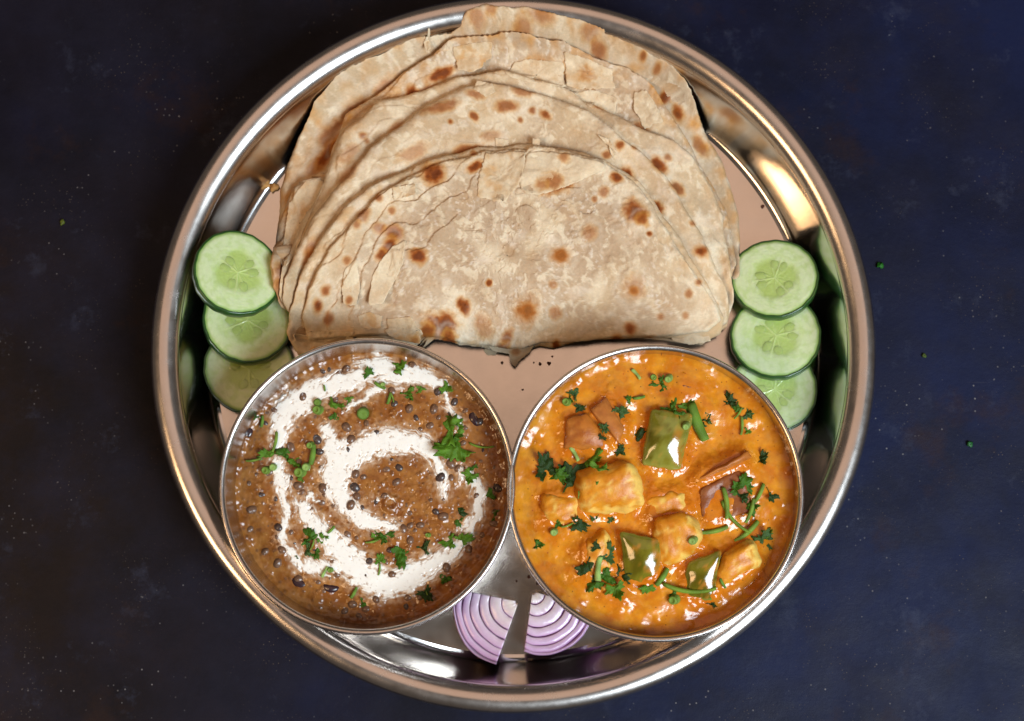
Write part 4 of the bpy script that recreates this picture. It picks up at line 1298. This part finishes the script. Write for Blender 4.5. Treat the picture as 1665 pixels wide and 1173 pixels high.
def herb(bowl, name, label, pieces, group=None):
    zf, hf = (z1, DAL_HF) if bowl == 'd' else (z2, CUR_HF)
    zl = ZD if bowl == 'd' else ZC
    first = P(*zf(*pieces[0][1:3]), zl + .002)
    root = thing(name, label, 'herb', (first[0], first[1], float(hf.at(first[0], first[1]))), group)
    for q in pieces:
        kind, hx, hy, size, rot = q[:5]
        extra = q[5] if len(q) > 5 else 1
        p = P(*zf(hx, hy), zl + .002)
        zz = float(hf.at(p[0], p[1]))
        p = P(*zf(hx, hy), zz)
        k = size / 2.346 / 3380.0
        ncount[0] += 1
        j = ncount[0]
        if kind == 'L':
            me = LEAF[extra][j % 7]
            o = put_part('leaf', me, root, p[0], p[1], zz + random.uniform(-.02, .14) * k + .0003, math.radians(rot), k, (random.uniform(-.4, .4), random.uniform(-.4, .4)))
        elif kind == 'S':
            me = STEM[extra]
            o = put_part('stem', me, root, p[0], p[1], zz + .0009, math.radians(rot), k, (0, random.uniform(-.08, .08)))
        else:
            me = RING[extra % 3]
            o = put_part('stem_ring', me, root, p[0], p[1], zz + .0006, math.radians(rot), k, (0, 1.25 + random.uniform(-.3, .2)))
    return root


GD = 'coriander scattered on the dal'
GC = 'coriander scattered on the curry'
for nm, lab, pcs in [
    ('coriander_sprig', 'large bright coriander sprig with two leaves and a thin stem, right side of the dal', [('L', 890, 372, 62, 160, 1), ('L', 928, 440, 68, 200, 1), ('L', 905, 400, 40, 100, 0), ('S', 1015, 437, 90, -8, 2), ('L', 925, 350, 26, 60, 1)]),
    ('coriander_leaf', 'small dark green leaf on the cream at the top of the dal', [('L', 587, 163, 26, 100, 0)]),
    ('coriander_leaf', 'pale green leaf scrap on the cream nearest the top rim of the dal bowl', [('L', 697, 135, 28, 20, 1)]),
    ('chopped_coriander', 'cut green stem on the lower edge of the top cream band', [('S', 628, 206, 46, -30, 1), ('R', 640, 200, 22, 60, 1)]),
    ('coriander_sprig', 'leaf and stem rings on the upper left cream band of the dal', [('L', 460, 283, 40, 250, 1), ('R', 393, 298, 40, 10, 0), ('R', 392, 268, 26, 60, 2), ('L', 508, 261, 18, 30, 1), ('L', 458, 322, 20, 200, 0)]),
    ('chopped_coriander', 'round pea-like green stem slice between the two cream arcs', [('R', 565, 308, 42, 90, 2)]),
    ('chopped_coriander', 'forked green stem scrap right of the pea-like slice', [('S', 664, 255, 42, 75, 1), ('S', 676, 250, 38, 110, 0)]),
    ('coriander_leaf', 'frilly small leaf under the top cream band, third green piece from the right', [('L', 728, 232, 30, 70, 1), ('L', 740, 245, 16, 320, 0)]),
    ('coriander_leaf', 'tiny pale leaf crumb just right of the frilly small leaf', [('L', 780, 222, 20, 0, 1)]),
    ('coriander_leaf', 'leaf scrap at the top right end of the outer cream arc', [('L', 876, 210, 24, 330, 1), ('S', 892, 226, 24, -20, 0)]),
    ('coriander_sprig', 'sprawling coriander sprig at the left edge of the dal with upright stem', [('L', 270, 465, 44, 60, 0), ('L', 205, 476, 40, 160, 1), ('S', 145, 490, 52, 8, 0), ('S', 230, 420, 74, 80, 0), ('R', 196, 528, 34, 10, 0), ('R', 222, 515, 36, 80, 1), ('L', 300, 490, 24, 300, 1)]),
    ('chopped_coriander', 'pair of pale stem rings inside the left cream streak', [('R', 325, 535, 44, 20, 0), ('R', 348, 515, 40, 70, 1), ('L', 330, 562, 14, 200, 1)]),
    ('chopped_coriander', 'upright green stem piece left of the inner cream swirl', [('S', 372, 468, 74, 82, 1), ('R', 364, 432, 30, 40, 0)]),
    ('coriander_leaf', 'leaf scrap below the large bright sprig', [('L', 975, 548, 30, 250, 1), ('L', 985, 525, 18, 70, 0)]),
    ('coriander_leaf', 'dark leaf at the shaded right wall of the dal, the upper one', [('L', 1050, 620, 28, 200, 0)]),
    ('coriander_leaf', 'dark narrow leaf beside the right end of the outer cream arc', [('L', 930, 690, 32, 80, 2), ('L', 926, 720, 20, 260, 0)]),
    ('coriander_leaf', 'dark leaf crumb at the shaded right wall, the lower one', [('L', 1070, 700, 22, 0, 0)]),
    ('coriander_leaf', 'two overlapping leaves where the cream thins at lower right', [('L', 945, 795, 34, 30, 1), ('L', 897, 800, 30, 190, 1)]),
    ('coriander_leaf', 'very dark leaf above the lower right cream band', [('L', 802, 820, 32, 170, 2)]),
    ('coriander_leaf', 'clear three-lobed leaf lying above the bottom cream band', [('L', 715, 842, 44, 270, 0)]),
    ('coriander_sprig', 'leaf with hanging stem touching the bottom cream band', [('L', 632, 872, 26, 90, 1), ('S', 627, 905, 44, 85, 0)]),
    ('coriander_sprig', 'lying leaf with stem just below the inner cream tail', [('L', 640, 778, 36, 30, 0), ('S', 598, 800, 48, 12, 0), ('L', 612, 790, 18, 120, 1)]),
    ('chopped_coriander', 'tiny green stem crumb right of the lying leaf', [('R', 812, 775, 20, 0, 0)]),
    ('coriander_sprig', 'small stem and leaf on the lower left cream edge', [('S', 443, 755, 36, 45, 1), ('L', 410, 780, 26, 230, 1)]),
    ('coriander_sprig', 'leafy cluster on the lower left of the dal', [('L', 365, 785, 36, 100, 0), ('L', 350, 835, 36, 200, 3), ('L', 382, 845, 22, 300, 0), ('S', 372, 812, 40, 70, 0)]),
    ('chopped_coriander', 'thick pale stem slice below the leafy lower left cluster', [('S', 418, 915, 42, 60, 3), ('R', 440, 908, 22, 30, 0)]),
    ('chopped_coriander', 'short bright stem near the bottom edge of the dal', [('S', 530, 995, 44, 62, 1)]),
    ('coriander_leaf', 'leaf crumb lowest of all near the bottom wall of the dal bowl', [('L', 565, 1035, 22, 0, 0)]),
    ('coriander_leaf', 'dark leaf at the bottom right under the cream band', [('L', 800, 995, 30, 300, 2), ('S', 812, 1005, 30, -60, 0)]),
    ('coriander_leaf', 'dark leaf scrap right of the purple lentil in the bottom cream', [('L', 870, 945, 24, 10, 0)]),
    ('chopped_coriander', 'thin upright stem close to the upper left wall of the dal bowl', [('S', 180, 342, 42, 85, 1), ('L', 155, 325, 16, 120, 0)]),
    ('chopped_coriander', 'tiny stem sliver on the upper left cream band', [('S', 418, 215, 24, 100, 1)]),
]:
    herb('d', nm, lab, pcs, GD)
for nm, lab, pcs in [
    ('chopped_coriander', 'pale stem ring nearest the top rim of the curry', [('S', 503, 138, 46, -50, 3)]),
    ('coriander_sprig', 'small leaf between two stem rings near the top of the curry', [('L', 598, 175, 30, 200, 0), ('R', 568, 150, 26, 20, 0), ('R', 627, 153, 36, 50, 1)]),
    ('coriander_sprig', 'leaf and stem ring at the upper left rim of the curry', [('L', 268, 216, 28, 40, 3), ('R', 237, 244, 34, 0, 0), ('L', 250, 232, 18, 200, 0)]),
    ('coriander_leaf', 'dark leaf scrap on the top edge of the brown onion petal', [('L', 281, 268, 24, 10, 2)]),
    ('coriander_sprig', 'green stem piece with a leaf scrap right of the ginger sliver', [('S', 514, 228, 42, 10, 1), ('L', 478, 234, 18, 150, 0)]),
    ('coriander_leaf', 'dark grey-green leaf on the pink onion petal', [('L', 440, 286, 32, 40, 3)]),
    ('coriander_leaf', 'narrow leaf scraps in the seam between the onion petals', [('L', 380, 336, 24, 280, 3), ('L', 373, 380, 20, 240, 2)]),
    ('coriander_leaf', 'dark leaf sunk in the gravy between onion and pale capsicum', [('L', 505, 375, 36, 30, 2)]),
    ('coriander_leaf', 'single dark leaf above the flat-topped paneer cube', [('L', 443, 435, 26, 90, 2)]),
    ('coriander_sprig', 'bright coriander sprig with a long stem slice on the pale capsicum', [('L', 642, 278, 42, 200, 0), ('L', 695, 268, 34, 40, 1), ('S', 735, 322, 140, -70, 1), ('R', 693, 334, 34, 60, 1), ('L', 668, 290, 22, 270, 0)]),
    ('coriander_leaf', 'small leaf right of the pale capsicum', [('L', 768, 312, 24, 70, 3), ('L', 760, 330, 14, 200, 3)]),
    ('coriander_sprig', 'dark leaf bit, fork and stem at the upper right of the curry', [('L', 855, 245, 30, 80, 2), ('L', 885, 262, 22, 300, 0), ('L', 922, 290, 26, 0, 3), ('S', 905, 335, 66, 88, 0), ('S', 892, 288, 50, 55, 0), ('L', 926, 356, 16, 0, 1)]),
    ('coriander_sprig', 'two big dark leaves with a pale stem slice at the left of the curry', [('L', 163, 505, 58, 110, 2), ('L', 255, 532, 66, 10, 2), ('L', 205, 535, 40, 60, 0), ('S', 268, 442, 56, -60, 3), ('L', 322, 462, 42, 20, 1), ('L', 362, 500, 40, 260, 1), ('S', 283, 598, 28, 85, 0)]),
    ('coriander_leaf', 'small dark leaf at the right end of the pale onion strip', [('L', 980, 466, 32, 70, 2)]),
    ('coriander_leaf', 'narrow dark leaf near the right wall of the curry bowl', [('L', 1018, 597, 28, 350, 2)]),
    ('coriander_sprig', 'tangle of curling stems and leaves on the dark onion cup', [('L', 915, 565, 44, 80, 0), ('S', 875, 690, 150, -48, 2), ('S', 845, 630, 110, 95, 0), ('S', 968, 600, 90, 60, 0), ('S', 938, 660, 90, 70, 0), ('L', 940, 640, 34, 250, 0), ('S', 925, 740, 110, 40, 0), ('S', 800, 735, 100, 12, 0), ('L', 905, 600, 34, 40, 2), ('L', 885, 580, 28, 120, 0)]),
    ('coriander_leaf', 'frilled leaf at the right of the stem tangle', [('L', 980, 768, 46, 300, 3), ('L', 1000, 745, 24, 40, 1)]),
    ('coriander_sprig', 'dark leaf with pale stem at the left below the low paneer piece', [('L', 275, 711, 40, 350, 2), ('S', 240, 715, 44, 20, 0), ('R', 190, 738, 36, 60, 1), ('L', 207, 714, 18, 100, 0)]),
    ('coriander_leaf', 'round leaf crumb close to the left wall of the curry bowl', [('L', 125, 785, 22, 0, 0)]),
    ('chopped_coriander', 'pale stem ring on the tall paneer cube', [('R', 720, 771, 38, 30, 1)]),
    ('coriander_sprig', 'bushy dark coriander bunch with an upright pale stem at lower left', [('L', 325, 885, 44, 180, 2), ('L', 390, 835, 40, 70, 3), ('L', 435, 905, 44, 350, 2), ('L', 340, 930, 40, 230, 0), ('L', 425, 955, 36, 290, 1), ('S', 358, 880, 84, 84, 3), ('L', 380, 905, 36, 320, 0), ('L', 355, 800, 24, 100, 2)]),
    ('coriander_sprig', 'bright stem and leaf below the olive capsicum square', [('S', 602, 912, 72, 55, 1), ('L', 560, 948, 36, 200, 1)]),
    ('chopped_coriander', 'long thin stem lying across the dark capsicum', [('S', 705, 960, 185, -5, 2)]),
    ('chopped_coriander', 'short green sliver on the paneer wedge', [('S', 832, 936, 38, -60, 1)]),
    ('chopped_coriander', 'round stem ring nearest the bottom rim of the curry', [('R', 648, 997, 40, 20, 0), ('L', 640, 985, 16, 60, 0)]),
    ('coriander_leaf', 'dark leaf crumb below the paneer wedge', [('L', 790, 1012, 22, 60, 2)]),
    ('coriander_leaf', 'small leaf crumb under the low paneer piece and above the tall one', [('L', 335, 685, 18, 20, 3), ('L', 402, 692, 16, 0, 3)]),
]:
    herb('c', nm, lab, pcs, GC)


# ------------------------------------------------------------------ red onion wedges
def onion_wedge(label, cpx, pts_out, a0, a1, seed, tilt):
    z0 = 0.0160
    c = P(cpx[0], cpx[1], z0)
    po = np.array([P(q[0], q[1], z0) for q in pts_out])
    an = np.arctan2(po[:, 1] - c[1], po[:, 0] - c[0])
    an = np.where(an > 0.5, an - 2 * np.pi, an)
    ro = np.hypot(po[:, 1] - c[1], po[:, 0] - c[0])
    o = np.argsort(an)
    an, ro = an[o], ro[o]
    t_ = thing('onion_wedge', label, 'red onion', (c[0], c[1], .0031), 'red onion wedges at the front of the plate')
    edges = [0.04, .26, .45, .60, .74, .86, .955, 1.0] if seed == 71 else [0.04, .20, .38, .56, .70, .83, .94, 1.0]
    NA = 44
    t = np.linspace(an[0], an[-1], NA)
    for k in range(len(edges) - 1):
        e0, e1 = edges[k], edges[k + 1]
        rows, cols = [], []
        R = np.interp(t, an, ro) * (1 + 0.03 * fbm(t * 1.5, t * 0 + k * .35, seed, 2))
        prof = [(e1 - .006, 0.0, 'b'), (e1 - .004, .3, 'm'), (e1 - .003, .70, 'm'), (e1 - .004, .93, 'o'), (e1 - .008, .988, 'o'),
                (e1 - .022, 1.0, 'l'), (e1 * .7 + e0 * .3, 1.022, 'l'), (e1 * .35 + e0 * .65, 1.018, 'l'), (e0 + .016, .997, 'i'), (e0 + .008, .985, 'i'), (e0 + .004, .93, 'i'), (e0 + .004, .3, 'm'), (e0 + .004, 0.0, 'b')]
        for (e, hh, tp) in prof:
            sh = 1 - 0.22 * (1 - hh) ** 2
            x = c[0] + e * sh * R * np.cos(t)
            y = c[1] + e * sh * R * np.sin(t)
            zz = .0032 + (z0 - .0032 + 0.0008 * (1 - e) + (k % 2) * .00025 + 0.0002 * fbm(t * 3, t * 0 + e * 8, seed, 2)) * hh
            zz = zz + hh * (tilt[0] * (x - c[0]) + tilt[1] * (y - c[1]))
            rows.append(np.stack([x, y, zz], -1))
            n = 0.5 + 0.5 * fbm(t * 4, t * 0 + e * 20, seed + 2, 3)
            whit = mixc((0.60, 0.44, 0.58), (0.74, 0.68, 0.58), np.clip(n * 0.6 + 0.9 * (0.75 - e), 0, 1))
            if tp == 'o':
                q = mixc((0.28, 0.09, 0.30), (0.52, 0.30, 0.50), n)
            elif tp == 'i':
                q = mixc(whit, (0.52, 0.34, 0.50), np.full(NA, 0.35))
            elif tp in 'bm':
                q = mixc((0.26, 0.045, 0.24), (0.42, 0.14, 0.36), n) if k > 3 else whit * 0.9
            else:
                q = mixc(whit, (0.52, 0.30, 0.54), np.clip(np.full(NA, 0.12 + 0.10 * k) + 0.5 * (e - e0) / (e1 - e0) - 0.25 + 0.3 * (n - 0.5), 0, 0.8))
            cols.append(q)
        V = np.concatenate(rows)
        F = grid_faces(len(prof), NA, False)
        # end caps
        m_ = len(prof)
        cap0 = np.array([[i * NA for i in range(m_)]])
        cap1 = np.array([[i * NA + NA - 1 for i in range(m_)][::-1]])
        bot = np.array([[(m_ - 1) * NA + i, (m_ - 1) * NA + i + 1, i + 1, i] for i in range(NA - 1)])
        build('layer', V, [np.concatenate([F, bot]), cap0, cap1], M_ONION, t_, tuple(t_.location), np.concatenate(cols))
    return t_


onion_wedge('left red onion wedge with a white heart, tucked against the dal bowl', (843, 979), [(741, 958), (735, 990), (741, 1022), (757, 1050), (780, 1070), (806, 1083)], 0, 0, 71, (0.10, 0.0))
onion_wedge('right red onion wedge with lilac rings, partly under the curry bowl rim', (866, 962), [(852, 1060), (868, 1066), (895, 1067), (925, 1055), (950, 1034), (964, 1005), (966, 990)], 0, 0, 83, (-0.05, 0.0))


# ------------------------------------------------------------------ crumbs
def crumb(px, py, r, colr, label, cat, name, seed, z=None, group=None, mat=None, flat=.6):
    p = P(px, py, 0 if z is None else z)
    u, v = np.meshgrid(np.linspace(0, np.pi, 7), np.linspace(0, 2 * np.pi, 10, endpoint=False), indexing='ij')
    d = np.stack([np.sin(u) * np.cos(v), np.sin(u) * np.sin(v), np.cos(u) * flat], -1)
    k = 1 + 0.7 * fbm(d[..., 0] * 1.4 + seed, d[..., 1] * 1.4 + d[..., 2], seed, 3)
    zb = 0 if z is None else z
    V = d * k[..., None] * r + np.array([p[0], p[1], zb + r * flat * .8])
    c = np.tile(colr, (70, 1)) * (0.8 + 0.4 * rng.random((70, 1)))
    o = build(name, V.reshape(-1, 3), grid_faces(7, 10, True), mat or M_HERB, None, (p[0], p[1], zb), c)
    return tag(o, label, cat, group)


crumb(102, 362, .0013, (0.09, 0.11, 0.012), 'tiny olive herb crumb on the dark table left of the plate', 'herb crumb', 'herb_crumb', 1)
crumb(1430, 432, .0017, (0.02, 0.13, 0.012), 'tiny bright green leaf crumb on the table beside the plate rim', 'herb crumb', 'herb_crumb', 2)
crumb(1502, 579, .0011, (0.06, 0.09, 0.012), 'tiny faint green crumb on the table right of the plate, the middle one', 'herb crumb', 'herb_crumb', 3)
crumb(1576, 723, .0015, (0.02, 0.11, 0.03), 'tiny green crumb on the table farthest right of the plate', 'herb crumb', 'herb_crumb', 4)
crumb(432, 300, .0030, (0.52, 0.27, 0.09), 'golden crumb of paratha on the plate at the left of the stack', 'bread crumb', 'bread_crumb', 5, .0031, mat=M_BREAD)
crumb(446, 306, .0022, (0.50, 0.25, 0.08), 'smaller golden paratha crumb touching the stack at the left', 'bread crumb', 'bread_crumb', 6, .0031, mat=M_BREAD)
BG = 'dark crumbs on the plate base'
for i, (cx, cy, r, lab) in enumerate([
        (878, 592, .0008, 'burnt crumb on bare steel just right of the hanging bread flap'),
        (893, 591, .0009, 'largest burnt crumb on bare steel below the front paratha'),
        (816, 590, .0007, 'burnt crumb on bare steel left of the hanging bread flap'),
        (898, 580, .0005, 'tiny burnt crumb closest under the edge of the front paratha'),
        (850, 634, .0005, 'lone burnt speck on bare steel midway between bread and bowls'),
        (860, 938, .0008, 'burnt crumb on bare steel above the gap between the onion wedges'),
        (874, 949, .0006, 'dark crumb on bare steel next to the curry bowl above the onions'),
        (1240, 336, .0009, 'dark crumb on bare steel right of the paratha stack'),
        (868, 590, .0004, 'smallest burnt speck touching the hanging bread flap on its right'),
        (840, 945, .0005, 'small dark speck above the top corner of the left onion wedge'),
        (880, 953, .0005, 'small dark speck above the top corner of the right onion wedge')]):
    crumb(cx, cy, r, (0.10, 0.035, 0.02), lab, 'bread crumb', 'burnt_crumb', 20 + i, .0031, BG, M_BREAD)
